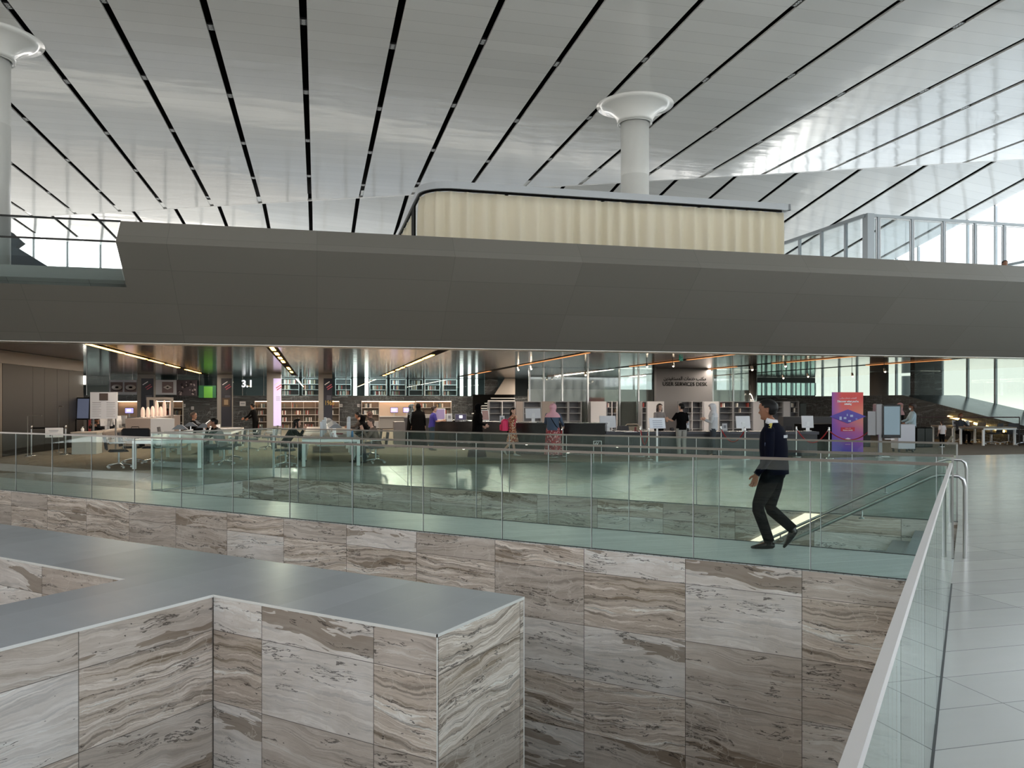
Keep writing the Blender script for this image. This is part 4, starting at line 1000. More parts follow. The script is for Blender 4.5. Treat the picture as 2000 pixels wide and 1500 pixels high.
MB().box(-.07, .07, -.02, .02, z0, z1).build('sign_plate', mat('exit green', (20, 92, 78), .4, emit=(20, 110, 88), estr=.4), t)
MB().box(.065, .075, -.022, .022, z0, z1).build('sign_edge', M_white, t)
MB().tube([(0, 0, z1), (0, 0, 3.39)], .01, 6).build('rod', M_blackmetal, t)
mb = MB(); zc_ = (z0+z1)/2
mb.ball((-.005, -.024, zc_-.01), .014, 8).cbox((-.005, -.024, zc_-.055), (.02, .006, .06), 0, 0, 0, .3).cbox((-.025, -.024, zc_-.10), (.012, .006, .06), 0, 0, 0, .7).cbox((.015, -.024, zc_-.10), (.012, .006, .06), 0, 0, 0, -.5).cbox((.02, -.024, zc_-.05), (.04, .006, .01), 0, 0, 0, .5)
mb.build('running_figure', M_white, t)
# ------------------------------------------------------------------ things on the ground floor under and before the deck
def make_post(label):
    t = thing('rope_post', label, 'barrier post', (0, 0, -50), 0, 'chrome rope posts before the service desk')
    MB().lathe([(.16, 0), (.16, .015), (.10, .035), (.03, .05), (.022, .07)], 24).build('base', M_chrome, t)
    MB().tube([(0, 0, .05), (0, 0, .88)], .022, 12).build('pole', M_chrome, t)
    MB().lathe([(.022, .86), (.034, .87), (.034, .91), (.022, .92), (.03, .94), (.03, .965), (.0, .985)], 16).build('top', M_chrome, t)
    return t
M_rope = mat('dark red rope', (150, 22, 30), .7)
def gpt(u, v): P = at(u, v); P.z = 0; return P
posts = [(1083, 893, 'rope post in front of the woman in the red skirt'), (1099, 891.5, 'rope post just right of the red skirt, near the counter'), (1251, 892, 'left rope post of the pair beside the white sign stand'), (1267, 898, 'right rope post of the pair beside the white sign stand'),
         (1408, 891, 'rope post right of the woman in the white headscarf'), (1455, 897, 'rope post just left of the walking guard'), (1555, 893, 'rope post behind the back of the walking guard'), (1619, 896, 'rope post touching the left edge of the purple banner')]
p0 = None; PP = []
for (u, v, lb) in posts:
    P = gpt(u, v); PP.append(P)
    if p0 is None: p0 = make_post('chrome '+lb); p0.location = P
    else: dup(p0, P, label='chrome '+lb)
def rope(a, b, sag, label, r=.018):
    t = thing('barrier_rope', label, 'rope', (a.x, a.y, 0), 0, 'red ropes between the chrome posts')
    dl_ = b-a; n = 14; dn = Vector((dl_.x, dl_.y, 0)).normalized()*.05
    a0 = dn; L = dl_-dn*2
    pts = [a0+L*(i/n)+Vector((0, 0, .84-sag*(1-(2*i/n-1)**2))) for i in range(n+1)]
    MB().tube(pts, r, 8).build('rope', M_rope, t)
    mb = MB()
    for p_, q_ in ((pts[0], dn*.5+Vector((0, 0, .89))), (pts[-1], dl_-dn*.5+Vector((0, 0, .89)))): mb.tube([p_, q_], .012, 6)
    mb.build('hook', M_chrome, t)
rope(PP[2], PP[3], .42, 'short red rope hanging in a deep loop beside the sign stand')
rope(PP[4], PP[5], .34, 'red rope just left of the guard')
rope(PP[6], PP[7], .36, 'red rope between the guard and the purple banner')
rope(PP[7], gpt(1702, 889), .30, 'red rope passing behind the purple banner to the kiosk')
rope(PP[0], PP[1], .35, 'red rope in front of the red skirt')
# belt barrier at the left with a hanging notice
def belt_post(u, v, lb):
    t = thing('belt_post', lb, 'barrier post', gpt(u, v), 0, 'belt posts by the dark wall')
    MB().lathe([(.18, 0), (.18, .02), (.05, .04), (.03, .06)], 24).build('base', M_chrome, t)
    MB().tube([(0, 0, .05), (0, 0, .86)], .034, 12).build('pole', M_steel, t)
    MB().lathe([(.04, .86), (.04, .96), (.03, .98)], 14).build('top', M_steel, t)
belt_post(61, 890, 'steel belt post left of the hanging white notice'); belt_post(128, 888, 'steel belt post right of the hanging white notice, beside the desk')
a, b = gpt(61, 890), gpt(128, 888)
t = thing('barrier_belt', 'black belt stretched between two steel posts by the dark wall', 'belt', a)
L = b-a; tt = L.normalized(); MB().add([tt*.045+Vector((0, 0, .92)), L-tt*.045+Vector((0, 0, .92)), L-tt*.045+Vector((0, 0, .87)), tt*.045+Vector((0, 0, .87))]+[tt*.045+Vector((0, 0, .92))+QD*.004, L-tt*.045+Vector((0, 0, .92))+QD*.004, L-tt*.045+Vector((0, 0, .87))+QD*.004, tt*.045+Vector((0, 0, .87))+QD*.004], [(0, 3, 2, 1), (4, 5, 6, 7), (0, 1, 5, 4), (2, 3, 7, 6)]).build('belt_strap', M_black, t)
c_ = a+L*.42; t = thing('notice_board', 'small white notice hanging from the black belt', 'notice', (c_.x, c_.y, 0), math.atan2(L.y, L.x))
MB().box(-.02, .50, -.012, -.004, .58, .90).build('sheet', M_white, t)
MB().box(.08, .36, -.014, -.0125, .80, .815).box(.10, .34, -.014, -.0125, .76, .77).build('text_line', mat('blue grey print', (90, 100, 120), .6), t)
MB().box(.10, .16, -.014, -.0125, .62, .68).build('emblem', mat('grey emblem', (120, 124, 130), .6), t)
for (u, v, h, w_, lb) in ((54, 893, 1.32, .45, 'thin steel stand bent at the top, left of the belt barrier'), (115, 884, 1.60, .14, 'taller thin steel stand beside the dark wall')):
    t = thing('wand_stand', lb, 'stand', gpt(u, v), AP-.25, 'thin bent steel stands')
    MB().tube([(0, 0, 0), (0, 0, h-.02), (.02, 0, h), (w_, 0, h)], .014, 8).build('pole', M_steel, t)
    MB().lathe([(.12, 0), (.12, .012), (.02, .03)], 20).build('base', M_steel, t)
# reception desk at the left
A_ = gpt(140, 888); pa, qa = topq(A_)
t = thing('reception_desk', 'white L-shaped reception desk with dark lettering on its flank', 'desk', PQ(pa, qa), AP)
W1 = topq(atq(188, qa))[0]-pa
MB().box(0, W1, 0, .75, .0, .70).build('front_panel', mat('mint white panel', (186, 192, 190), .5), t)
MB().box(-.03, W1+.02, -.03, .8, .70, .745).build('worktop', mat('beige worktop', (176, 166, 156), .5), t)
MB().box(W1-.02, W1+.02, .76, 5.4, .0, .70).build('side_panel', mat('taupe flank', (140, 130, 122), .5), t)
MB().box(-.03+.4, W1+.05, .82, 5.4, .70, .745).build('worktop', mat('beige worktop', (176, 166, 156)), t)
rotf = Matrix.Translation((W1+.026, 2.4, .45)) @ Matrix.Rotation(pi/2, 4, 'Z') @ FACE
for k, (x0, x1) in enumerate(((-1.1, -.98), (-.9, -.84), (-.78, -.66), (-.55, -.45), (-.35, -.2), (-.1, -.02), (.05, .2))):
    pass
mb = MB()
rl = random.Random(2)
x = .9
for k in range(7):
    w_ = rl.uniform(.10, .2); mb.box(W1+.021, W1+.027, x, x+.035, .42, .60).box(W1+.021, W1+.027, x, x+w_, .42, .455); x += w_+.09
x = .9
for k in range(12): mb.box(W1+.021, W1+.027, x, x+.07, .25, .30); x += .11
mb.build('lettering', mat('dark brown letters', (60, 52, 50), .6), t)
def monitor(P, rz, label, w_=.62, h_=.37, z=0., grp='computer monitors on the desks', back=None, tilt=.12, screen=None, name='computer_monitor'):
    t = thing(name, label, 'monitor', P, rz, grp)
    bk = back or mat('silver monitor back', (206, 208, 212), .35)
    M = Matrix.Translation((0, 0, .30)) @ Matrix.Rotation(-tilt, 4, 'X')
    mb = MB(); mb.box(-w_/2, w_/2, -.012, .012, -h_/2, h_/2, 0, M); mb.build('case', bk, t)
    mb = MB(); mb.box(-w_/2+.015, w_/2-.015, .013, .016, -h_/2+.015, h_/2-.015, 0, M); mb.build('screen', screen or mat('screen black', (14, 16, 20), .15), t)
    MB().box(-.06, .06, -.03, -.014, .02, .30).build('stand', mat('silver stand', (224, 226, 228), .3), t)
    MB().box(-.1, .1, -.1, .07, 0, .012).build('base', mat('silver stand', (224, 226, 228)), t)
    return t
def deskpt(u, v, z): P = at(u, v, z); P.z = z; return P
for (u, v, rz, lb) in ((207, 838, AP+.9, 'monitor on the reception desk, edge on, left of the bent clerk'), (213, 838, AP-.9, 'monitor on the reception desk, edge on, right of the bent clerk'), (229, 835, AP+1.2, 'dark-framed monitor further along the reception desk'), (236, 833, AP-.4, 'small pale monitor at the far end of the reception desk')):
    monitor(deskpt(u, v+1, .746), rz, lb, .5, .34)
t = thing('laptop_bag', 'black square laptop bag standing on the white table', 'bag', deskpt(264, 854, .761), AP); 
MB().rbox(-.34, .38, -.1, .12, 0, .20, .04).build('body', mat('black bag cloth', (14, 14, 18), .8), t).scale.z = 1.25
MB().tube([(-.1, 0, .24), (-.09, 0, .29), (.09, 0, .29), (.1, 0, .24)], .01, 6).build('handle', M_black, t)
t = thing('hand_sanitiser', 'white pump bottle on the corner of the reception desk', 'bottle', deskpt(161, 843.5, .746), 0)
MB().lathe([(.05, 0), (.052, .1), (.03, .13), (.015, .14), (.015, .16)], 14).build('body', M_white, t); MB().box(-.01, .05, -.01, .01, .16, .175).build('pump', M_white, t)
# digital kiosk by the dark wall
d_ = 31.; P = deep(146, d_, 0)
t = thing('display_kiosk', 'black framed tilted portrait screen on legs, left of the white text panel', 'kiosk', P, AP-.2)
z1, z0 = heightat(776, d_), heightat(820, d_)
M = Matrix.Rotation(-.08, 4, 'X'); MB().box(0, .52, 0, .06, z0, z1, 0, M).build('case', M_blackmetal, t)
MB().box(.04, .48, -.006, -.001, z0+.06, z1-.05, 0, M).build('screen', mat('cloudy screen', (96, 104, 124), .15, emit=(90, 98, 120), estr=.35), t)
MB().box(.02, .06, .0, .05, 0, z0+.02).box(.46, .50, .0, .05, 0, z0+.02).box(0, .52, -.2, .3, 0, .03).build('stand', M_blackmetal, t)
t = thing('red_banner_edge', 'narrow red and grey panel just behind the kiosk', 'panel', deep(171, 32, 0), AP)
MB().box(0, .12, 0, .02, .0, heightat(808, 32)).build('panel', mat('muted red', (160, 70, 74), .6), t)
MB().box(-.2, .12, .03, .05, .0, heightat(780, 32)).build('backing', mat('grey backing', (120, 116, 112), .6), t)
# white block counter with glowing sculptural shapes
cA, cB = gpt(256, 862), gpt(294, 868)
t = thing('block_counter', 'white block-like exhibition counter with small pale models on top', 'counter', (0, 0, 0))
wbox(deep(257, 33, 0), deep(294, 31, 0), .9, 0, heightat(817, 32), uo=0).build('front_block', mat('cool white block', (170, 174, 180), .5), t)
wbox(deep(294, 31.0, 0), deep(352, 40, 0), .9, 0, heightat(812.5, 36)-.02).build('side_block', mat('taupe block', (134, 124, 120), .5), t)
mm = mat('warm white model', (232, 206, 190), .5, emit=(255, 214, 190), estr=.25)
for k, (u, d_, v0, v1) in enumerate(((279, 33, 795, 816), (289, 33.5, 795, 816), (298, 34, 793, 815), (306, 35.5, 782, 814), (321, 37, 782, 813), (314, 36, 794, 814), (334, 39, 782, 812))):
    P = deep(u, d_, heightat(v1, d_)-.0); h_ = heightat(v0, d_)-P.z
    tt = thing('pale_model', 'small curved warm white model on the block counter, '+['leftmost', 'second from left', 'third from left', 'tall one left of the centre', 'tall one right of the centre', 'short one between the tall ones', 'tall rightmost one'][k], 'model', P, 0, 'pale models on the block counter')
    MB().lathe([(.10, 0), (.12, h_*.3), (.11, h_*.7), (.07, h_*.93), (.02, h_)], 10, 0, (0, 0, 0), 1., .5).build('model_shell', mm, tt)
    MB().box(-.13, .13, -.08, .08, -.001, .03).build('plinth_plate', M_white, tt)
t = thing('square_arch', 'grey square arch standing behind the pale models', 'frame', deep(286, 36, 0), AP)
zt = heightat(776, 36); Wf = topq(deep(336, 36))[0]-topq(deep(286, 36))[0]
MB().box(0, Wf, 0, .1, zt-.12, zt).box(0, .1, 0, .1, 0, zt-.12).box(Wf-.1, Wf, 0, .1, 0, zt-.12).build('frame_bars', mat('grey frame', (128, 124, 122), .5), t)
for (u, v0, v1, w_, lb) in ((359, 789, 795, 6, 'small white notice on the dark rear wall, left one'), (376, 794, 800, 5, 'small framed notice on the dark rear wall, right of the white one'), (666, 789, 795, 6, 'small white notice between the two lit bookcases, left one'), (701, 789, 795, 6, 'small white notice between the two lit bookcases, right one'), (474, 784, 793, 11, 'patterned grey picture left of the wide lit bookcase')):
    q_ = QR-.03; P = atq(u, q_); d_ = dist(P); h0, h1 = heightat(v1, d_), heightat(v0, d_)
    t = thing('wall_notice', lb, 'notice', (P.x, P.y, 0), AP, 'small notices on the rear wall'); ww = w_*d_/FPX/2
    MB().box(-ww, ww, 0, .02, h0, h1).build('sheet', mat('notice grey', (186, 186, 188), .5), t); MB().box(-ww*.7, ww*.7, -.003, -.001, h0+(h1-h0)*.35, h0+(h1-h0)*.7).build('print', mat('grey text', (140, 142, 150)), t)
# ------------------------------------------------------------------ long white reading tables
M_tablew = mat('bright white table', (236, 240, 240), .35); M_tabletop = mat('greige table top', (150, 144, 138), .4)
M_lamp = mat('white lamp shade', (240, 242, 244), .4, emit=(255, 255, 255), estr=.08)
def reading_table(p0, p1, q0, q1, label):
    W_, L = p1-p0, q1-q0
    t = thing('reading_table', label, 'table', PQ(p0, q0, 0), AP, 'long white reading tables')
    MB().box(0, W_, 0, L, .735, .76).build('table_top', M_tabletop, t)
    MB().box(0, W_, 0, .06, .66, .734).box(0, .05, .06, L-.06, .66, .734).box(W_-.05, W_, .06, L-.06, .66, .734).box(0, W_, L-.06, L, .66, .734).build('table_frame', M_tablew, t)
    for x in (0, W_-.09):
        for y in (0, L/2-.04, L-.09): MB().box(x, x+.09, y, y+.09, 0, .659).build('leg', M_tablew, t)
    mb = MB()
    for y in (.5, L-.5): mb.tube([(W_*.5-.5, y, .66), (W_*.5-.36, y, .54), (W_*.5+.36, y, .54), (W_*.5+.5, y, .66)], .022, 6)
    mb.build('cable_tray', M_tablew, t)
    MB().box(W_*.5-.012, W_*.5+.012, .4, L-.4, .761, .90).build('divider', mat('white divider', (214, 218, 222), .4), t)
    return t
TA = (-4.62, -2.95, 22.2, 27.0); TC = (-.39, 1.14, 22.0, 26.9); TB = (-4.5, -2.8, 28.2, 33.); TD = (-.39, 1.14, 28.0, 33.)
reading_table(*TA, 'long white reading table nearest the reception desk')
reading_table(*TC, 'long white reading table with many lamps, its end facing the middle of the bridge')
reading_table(*TB, 'further white reading table covered with papers, where a man in black stands')
reading_table(*TD, 'further white reading table behind the one with many lamps')
def make_lamp():
    t = thing('reading_lamp', 'lamp', 'lamp', (0, 0, -50), AP, 'white reading lamps on the tables')
    MB().box(-.015, .015, -.015, .015, 0, .27).build('stem', M_lamp, t)
    mb = MB(); mb.prism([(-.20, .25), (.20, .25), (.05, .37), (-.05, .37)], -.05, .05, 0, FACE); mb.mi[0] = mb.mi[1] = 1; mb.build('lamp_shade', [M_lamp, mat('painted shadow end', (120, 124, 128), .5)], t)  # grey end faces imitate the dark undersides and gaps along the row
    MB().box(-.07, .07, -.07, .07, 0, .012).build('base', M_lamp, t); return t
lp = make_lamp(); first = True
def put_lamp(p_, q_, lb, rz=AP):
    global first
    P = PQ(p_, q_, .761)
    if first: lp.location = P; lp['label'] = lb; lp.rotation_euler.z = rz; first = False
    else: dup(lp, P, rz, lb)
o9 = ['first', 'second', 'third', 'fourth', 'fifth', 'sixth', 'seventh', 'eighth', 'ninth']
put_lamp(-3.55, 22.7, 'white arrow-like lamp on the table by the reception desk, nearest one'); put_lamp(-3.1, 23.9, 'white arrow-like lamp on the table by the reception desk, second one')
put_lamp(-3.7, 25.6, 'white arrow-like lamp on the table by the reception desk, farthest one')
for k in range(7): put_lamp(.50, 22.6+.62*k, 'white reading lamp on the many-lamp table, %s from its near end' % o9[k])
for k in range(5): put_lamp(.42, 28.5+.8*k, 'white reading lamp on the table behind the many-lamp one, %s from its near end' % o9[k])
put_lamp(-4.05, 28.9, 'wide white lamp on the paper-covered table, left one', AP+.5); put_lamp(-3.55, 29.3, 'wide white lamp on the paper-covered table, right one', AP+.5)
M_paper = mat('paper', (214, 220, 232), .6)
rp = random.Random(11)
def paper(p_, q_, lb, w_=.21, h_=.3, col_=None):
    t = thing('paper_sheet', lb, 'paper', PQ(p_, q_, .7605), AP+rp.uniform(-.5, .5), 'papers on the reading tables')
    MB().box(-w_/2, w_/2, -h_/2, h_/2, 0, .006).build('sheet', col_ or M_paper, t)
for k in range(9): paper(-4.2+.15*k+.05*(k % 2), 29.6+.33*k, 'white paper on the paper-covered table, %s from its near end' % o9[k], .3, .4)
for k in range(3): paper(.1+.4*k, 22.5+1.3*k, 'white paper on the many-lamp table, %s from its near end' % o9[k])
# partition screens standing on the tables
for k, (p_, q_, h_) in enumerate(((.12, 23.2, .42), (.18, 24.4, .45), (.25, 25.8, .5), (.86, 23.0, .40), (.92, 24.0, .55), (.95, 25.4, .5))):
    t = thing('desk_screen', 'slim pale upright screen on the many-lamp table, %s side, %s from the near end' % ('left' if k < 3 else 'right', o9[k % 3]), 'desk screen', PQ(p_, q_, .761), AP, 'slim upright screens on the many-lamp table')
    MB().rbox(-.04, .04, -.10, .10, 0, h_, .012).build('screen_panel', mat('cool pale screen', (196, 204, 210), .35), t)
for k, (u, v, z, m, lb) in enumerate(((739-0, 0, 0, 0, ''),)): pass
t = thing('water_bottle', 'blue bottle on the many-lamp table, beside the man with brown hair', 'bottle', PQ(.96, 22.7, .761)); MB().lathe([(.035, 0), (.035, .13), (.028, .16), (.014, .18), (.014, .2)], 12).build('body', mat('blue bottle', (60, 120, 170), .3), t)
t = thing('folded_book', 'dark red book on the many-lamp table', 'book', PQ(.62, 24.9, .95), AP, 'loose items'); MB().box(-.15, .15, -.1, .1, -.045, -.02).build('cover', mat('dark red cover', (130, 40, 60), .6), t); t.location.z = .806
# ------------------------------------------------------------------ swivel chairs
M_mesh = mat('dark grey chair mesh', (66, 66, 70), .7); M_chairframe = mat('polished chair frame', (200, 202, 204), .18, .9)
def make_chair():
    t = thing('office_chair', 'x', 'chair', (0, 0, -50), 0, 'swivel chairs')
    MB().rbox(-.24, .24, -.24, .22, .43, .49, .04).build('seat', M_mesh, t)
    M = Matrix.Translation((0, -.25, .49)) @ Matrix.Rotation(.14, 4, 'X')
    mb = MB(); V = []
    for i in range(7):
        x = -.23+.46*i/6
        for z in (.0, .14, .28, .40): V.append(M @ Vector((x*(1-.12*(z/.4)**3), -.06+.06*math.cos(x*5), z)))
    n = 4; F = [(i*n+j, i*n+j+1, (i+1)*n+j+1, (i+1)*n+j) for i in range(6) for j in range(3)]
    V2 = [v_+Vector((0, -.03, 0)) for v_ in V]; o_ = len(V)
    F += [tuple(k+o_ for k in f_[::-1]) for f_ in F]
    for i in range(6): F += [(i*n, (i+1)*n, o_+(i+1)*n, o_+i*n), ((i+1)*n+3, i*n+3, o_+i*n+3, o_+(i+1)*n+3)]
    F += [(0, o_, o_+1, 1), (1, o_+1, o_+2, 2), (2, o_+2, o_+3, 3), (24, 25, o_+25, o_+24), (25, 26, o_+26, o_+25), (26, 27, o_+27, o_+26)]
    mb.add(V+V2, F); mb.build("backrest", M_mesh, t)
    for s in (-1, 1): MB().tube([(s*.25, -.26, .72), (s*.27, -.24, .66), (s*.27, .12, .66), (s*.26, .14, .48), (s*.16, .05, .42)], .013, 8).build('armrest', M_chairframe, t)
    MB().tube([(0, 0, .12), (0, 0, .42)], .028, 12).build('gas_lift', M_chairframe, t)
    mb = MB()
    for k in range(5):
        a = 2*pi*k/5+.3; mb.tube([(0, 0, .12), (.16*cos(a), .16*sin(a), .10), (.30*cos(a), .30*sin(a), .07)], [.026, .02, .014], 8)
    mb.build('star_base', M_chairframe, t)
    for k in range(5):
        a = 2*pi*k/5+.3; MB().tube([(.30*cos(a)-.02*sin(a), .30*sin(a)+.02*cos(a), .03), (.30*cos(a)+.02*sin(a), .30*sin(a)-.02*cos(a), .03)], .03, 10).build('caster', mat('pale caster', (206, 208, 208), .3), t)
    return t
ch = make_chair(); chfirst = True
def put_chair(P, rz, lb):
    global chfirst
    if chfirst: ch.location = P; ch.rotation_euler.z = rz; ch['label'] = lb; chfirst = False
    else: dup(ch, P, rz, lb)
E = -pi/2
# rz = heading of the chair's front: AP+E faces +p
put_chair(gpt(232, 914), AP+E+.3, 'dark swivel chair at the outer left corner of the table by the reception desk')
put_chair(gpt(299, 905), AP+E-.1, 'dark swivel chair just inside the near leg of the table by the reception desk')
put_chair(PQ(-5.1, 24.6), AP+E, 'dark swivel chair on the left side of the table by the reception desk, further in')
put_chair(PQ(-2.5, 23.3), AP-E, 'dark swivel chair under the man with hands on his head')
put_chair(PQ(-2.45, 25.2), AP-E, 'dark swivel chair on the right side of the first table, behind the seated men')
put_chair(gpt(558, 912), AP+E-.2, 'dark swivel chair at the left side of the many-lamp table, nearest')
put_chair(PQ(-.95, 25.4), AP+E, 'dark swivel chair left of the many-lamp table, beyond the leaning woman')
put_chair(PQ(1.62, 22.9), AP-E, 'dark swivel chair under the man with brown hair')
put_chair(PQ(1.65, 25.6), AP-E, 'dark swivel chair right of the many-lamp table, further in')
put_chair(PQ(-2.3, 29.6), AP-E+.2, 'brown-grey swivel chair behind the standing man in black, left one')
put_chair(PQ(-1.75, 30.6), AP-E, 'brown-grey swivel chair behind the standing man in black, right one')
put_chair(PQ(1.7, 29.2), AP-E, 'dark swivel chair under the woman in black at the further table')
put_chair(PQ(1.7, 31.2), AP-E, 'dark swivel chair under the couple at the further table')
put_chair(PQ(-5.0, 29.8), AP+E, 'dark swivel chair left of the paper-covered table')
# ------------------------------------------------------------------ long black counter and lower service desk
t = thing('black_counter', 'long tall black service counter across the middle', 'counter', (0, 0, 0))
a1, a2, a3 = gpt(838, 871), gpt(990, 887), gpt(1182, 890.)
wbox(a1, a2, .8, 0, 1.02).build('counter_front', M_blackdesk, t); wbox(a2, a3, .8, 0, 1.02).build('counter_front', M_blackdesk, t)
wbox(a1-QD*.04, a2-QD*.04, .9, 1.021, 1.06).build('worktop', mat('black worktop', (30, 30, 34), .2), t); wbox(a2-QD*.04, a3-QD*.04, .9, 1.021, 1.06).build('worktop', mat('black worktop', (30, 30, 34)), t)
t = thing('counter_end', 'dark grey end block of the tall black counter, near the people in black', 'counter', (0, 0, 0))
wbox(deep(789, 33.5, 0), deep(832, 32.6, 0), .8, 0, 1.07).build('block', mat('charcoal block', (46, 44, 48), .3), t)
wbox(deep(788, 33.4, 0), deep(833, 32.5, 0), .9, 1.071, 1.11).build('worktop', mat('charcoal top', (70, 68, 72), .3), t)
t = thing('grey_trolley', 'grey cabinet on castors at the left end of the black counter', 'cabinet', deep(770, 30.5, 0), AP)
MB().box(0, .42, 0, .5, .12, heightat(824, 30.5)).build('cabinet_body', mat('mid grey cabinet', (98, 94, 94), .5), t)
for x in (.05, .37):
    for y in (.06, .44): MB().tube([(x-.02, y, .05), (x+.02, y, .05)], .05, 10).build('caster', M_blackmetal, t); MB().box(x-.01, x+.01, y-.01, y+.01, .05, .12).build('caster_stem', M_blackmetal, t)
t = thing('service_desk', 'lower dark grey service desk with thick top, right half', 'desk', (0, 0, 0))
b1, b2 = gpt(1184, 890.5), gpt(1600, 891.)
wbox(b1+QD*.1, b2+QD*.1, .7, 0, .70).build('desk_front', mat('charcoal desk front', (40, 44, 48), .3), t)
wbox(b1, b2, .85, .701, .79).build('worktop', mat('slate desk top', (64, 66, 74), .25), t)
mb = MB(); dd = (b2-b1).normalized()
for f_ in (.26, .5, .74): wbox(b1+(b2-b1)*f_+QD*.095, b1+(b2-b1)*f_+dd*.02+QD*.095, .003, .0, .70, mb)
mb.build('panel_joint', M_black, t)
t = thing('back_desk', 'black rear desk beside the purple banner', 'desk', (0, 0, 0))
wbox(deep(1588, 27.5, 0), deep(1640, 28.2, 0), .8, 0, .98).build('desk_body', M_black, t); wbox(deep(1530, 31, 0), deep(1700, 31, 0), .6, 0, 1.18).build('rear_body', mat('black rear unit', (18, 18, 20), .4), t)
CT = 1.06
for (u, v, lb) in ((1041, 824.5, 'silver computer seen from behind on the tall black counter, left of the red skirt'),):
    monitor(deskpt(u, v, CT), AP+.1, lb, .54, .34)
for (u, v, lb, w_) in ((1187, 840, 'silver computer seen from behind at the left end of the low service desk', .60), (1451, 841, 'silver computer seen from behind, just left of the guard', .56), (1577, 840, 'silver computer seen from behind, just right of the guard', .40)):
    monitor(deskpt(u, v+1.5, .79), AP+(.15 if u != 1577 else -.15), lb, w_, .40)
def tablet(u, v, lb, w_, h_, rz, scr, fr=None):
    t = thing('desk_display', lb, 'display', deskpt(u, v, CT), rz, 'display screens on the tall counter')
    M = Matrix.Translation((0, 0, h_/2+.04)) @ Matrix.Rotation(-.16, 4, 'X')
    MB().box(-w_/2, w_/2, 0, .02, -h_/2, h_/2, 0, M).build('case', fr or M_white, t); MB().box(-w_/2+.025, w_/2-.025, -.004, -.001, -h_/2+.03, h_/2-.025, 0, M).build('screen', scr, t)
    MB().box(-.02, .02, .02, .16, 0, .05).box(-w_/2+.03, w_/2-.03, -.03, .12, 0, .014).build('stand', fr or M_white, t); return t
M_vio = mat('violet screen', (112, 96, 124), .25, emit=(120, 104, 134), estr=.45)
tablet(860, 822.5, 'white framed violet screen leaning toward the woman in blue', .36, .42, AP-.1, M_vio)
t = tablet(900, 823.5, 'dark laptop screen with a pale square window on the tall counter', .42, .24, AP, mat('indigo screen', (44, 36, 60), .2, emit=(50, 40, 70), estr=.4), mat('grey laptop', (120, 120, 126), .4))
MB().box(-.06, .06, -.01, -.0055, .12, .22).build('window_graphic', mat('pale window', (225, 222, 240)), t)
tablet(948, 824, 'white framed brown screen just right of the woman in the black abaya', .30, .38, AP+.35, mat('brown screen', (110, 78, 68), .25, emit=(110, 78, 70), estr=.4))
def card(u, v, z, lb, w_=.17, h_=.26, rz=AP):
    t = thing('notice_stand', lb, 'notice', deskpt(u, v, z), rz, 'small white notices standing on the desks')
    M = Matrix.Rotation(-.12, 4, 'X'); MB().box(-w_/2, w_/2, 0, .006, 0, h_, 0, M).build('sheet', mat('white card', (214, 216, 220), .5), t)
    MB().box(-w_*.25, w_*.25, -.004, -.001, h_*.35, h_*.75, 0, M).build('print', mat('grey text', (140, 142, 150)), t)
    MB().box(-w_/2, w_/2, .007, .09, 0, .006).build('foot', M_white, t)
card(878, 823, CT, 'white notice between the violet screen and the dark laptop', .2, .28); card(981, 824.5, CT, 'grey framed notice left of the girl with raised arms', .17, .22)
card(1121, 842, .79, 'white framed notice right of the red skirt'); card(1149.5, 842, .79, 'white text notice left of the low desk computer'); card(1344, 840, .79, 'white notice right of the man in the black shirt', .11, .5)
card(1416, 841, .79, 'white notice right of the white headscarf', .18, .24)
for (u, v, lb, c_) in ((1166, 841, 'black card reader left of the low desk computer', M_blackmetal), (1341-0, 842, 'black phone right of the man in the black shirt', M_blackmetal), (1312, 841, 'small black device between the clerk and the man in black', M_blackmetal), (1500, 842, 'dark desk phone behind the guard', M_blackmetal)):
    t = thing('card_reader', lb, 'device', deskpt(u, v, .79), AP, 'small devices on the service desk')
    MB().rbox(-.07, .07, -.05, .05, 0, .10, .02).build('body', c_, t); MB().box(-.04, .04, -.054, -.05, .04, .08).build('keypad', M_darkgrey, t)
t = thing('red_stapler', 'small dark red stand on the low desk, left of the rope posts', 'stand', deskpt(1241, 843, .79), AP)
MB().box(-.09, .09, -.04, .04, 0, .03).box(-.025, .025, -.02, .02, .03, .15).build('body', mat('dark red', (110, 26, 28), .5), t)
t = thing('paper_tray', 'low white tray with papers on the service desk', 'tray', deskpt(1235, 844, .79), AP+.1); MB().box(-.14, .22, .06, .3, 0, .012).build('tray', M_white, t)
for (u, lb) in ((1218, 'black mesh chair back behind the low service desk, right of its left computer'), (1540, 'grey round-cornered chair back right of the guard')):
    put_chair(deep(u, 28.6, 0), AP+pi-.3, lb)
t = thing('beige_chair', 'beige low armchair back behind the service desk', 'chair', deep(1243, 29.3, 0), AP)
MB().rbox(-.25, .25, 0, .4, .35, .45, .04).build('seat', mat('beige fabric', (150, 140, 122), .7), t)
MB().tube([(-.26, .42, .40), (-.26, .42, .86), (-.2, .42, .92), (.2, .42, .92), (.26, .42, .86), (.26, .42, .40)], .025, 8).build('back_frame', mat('beige frame', (140, 132, 118), .5), t)
MB().box(-.235, .235, .41, .43, .45, .84).build('backrest', mat('beige fabric', (150, 140, 122)), t)
for x in (-.22, .22):
    for y in (.03, .37): MB().tube([(x, y, 0), (x, y, .35)], .015, 6).build('leg', M_steel, t)
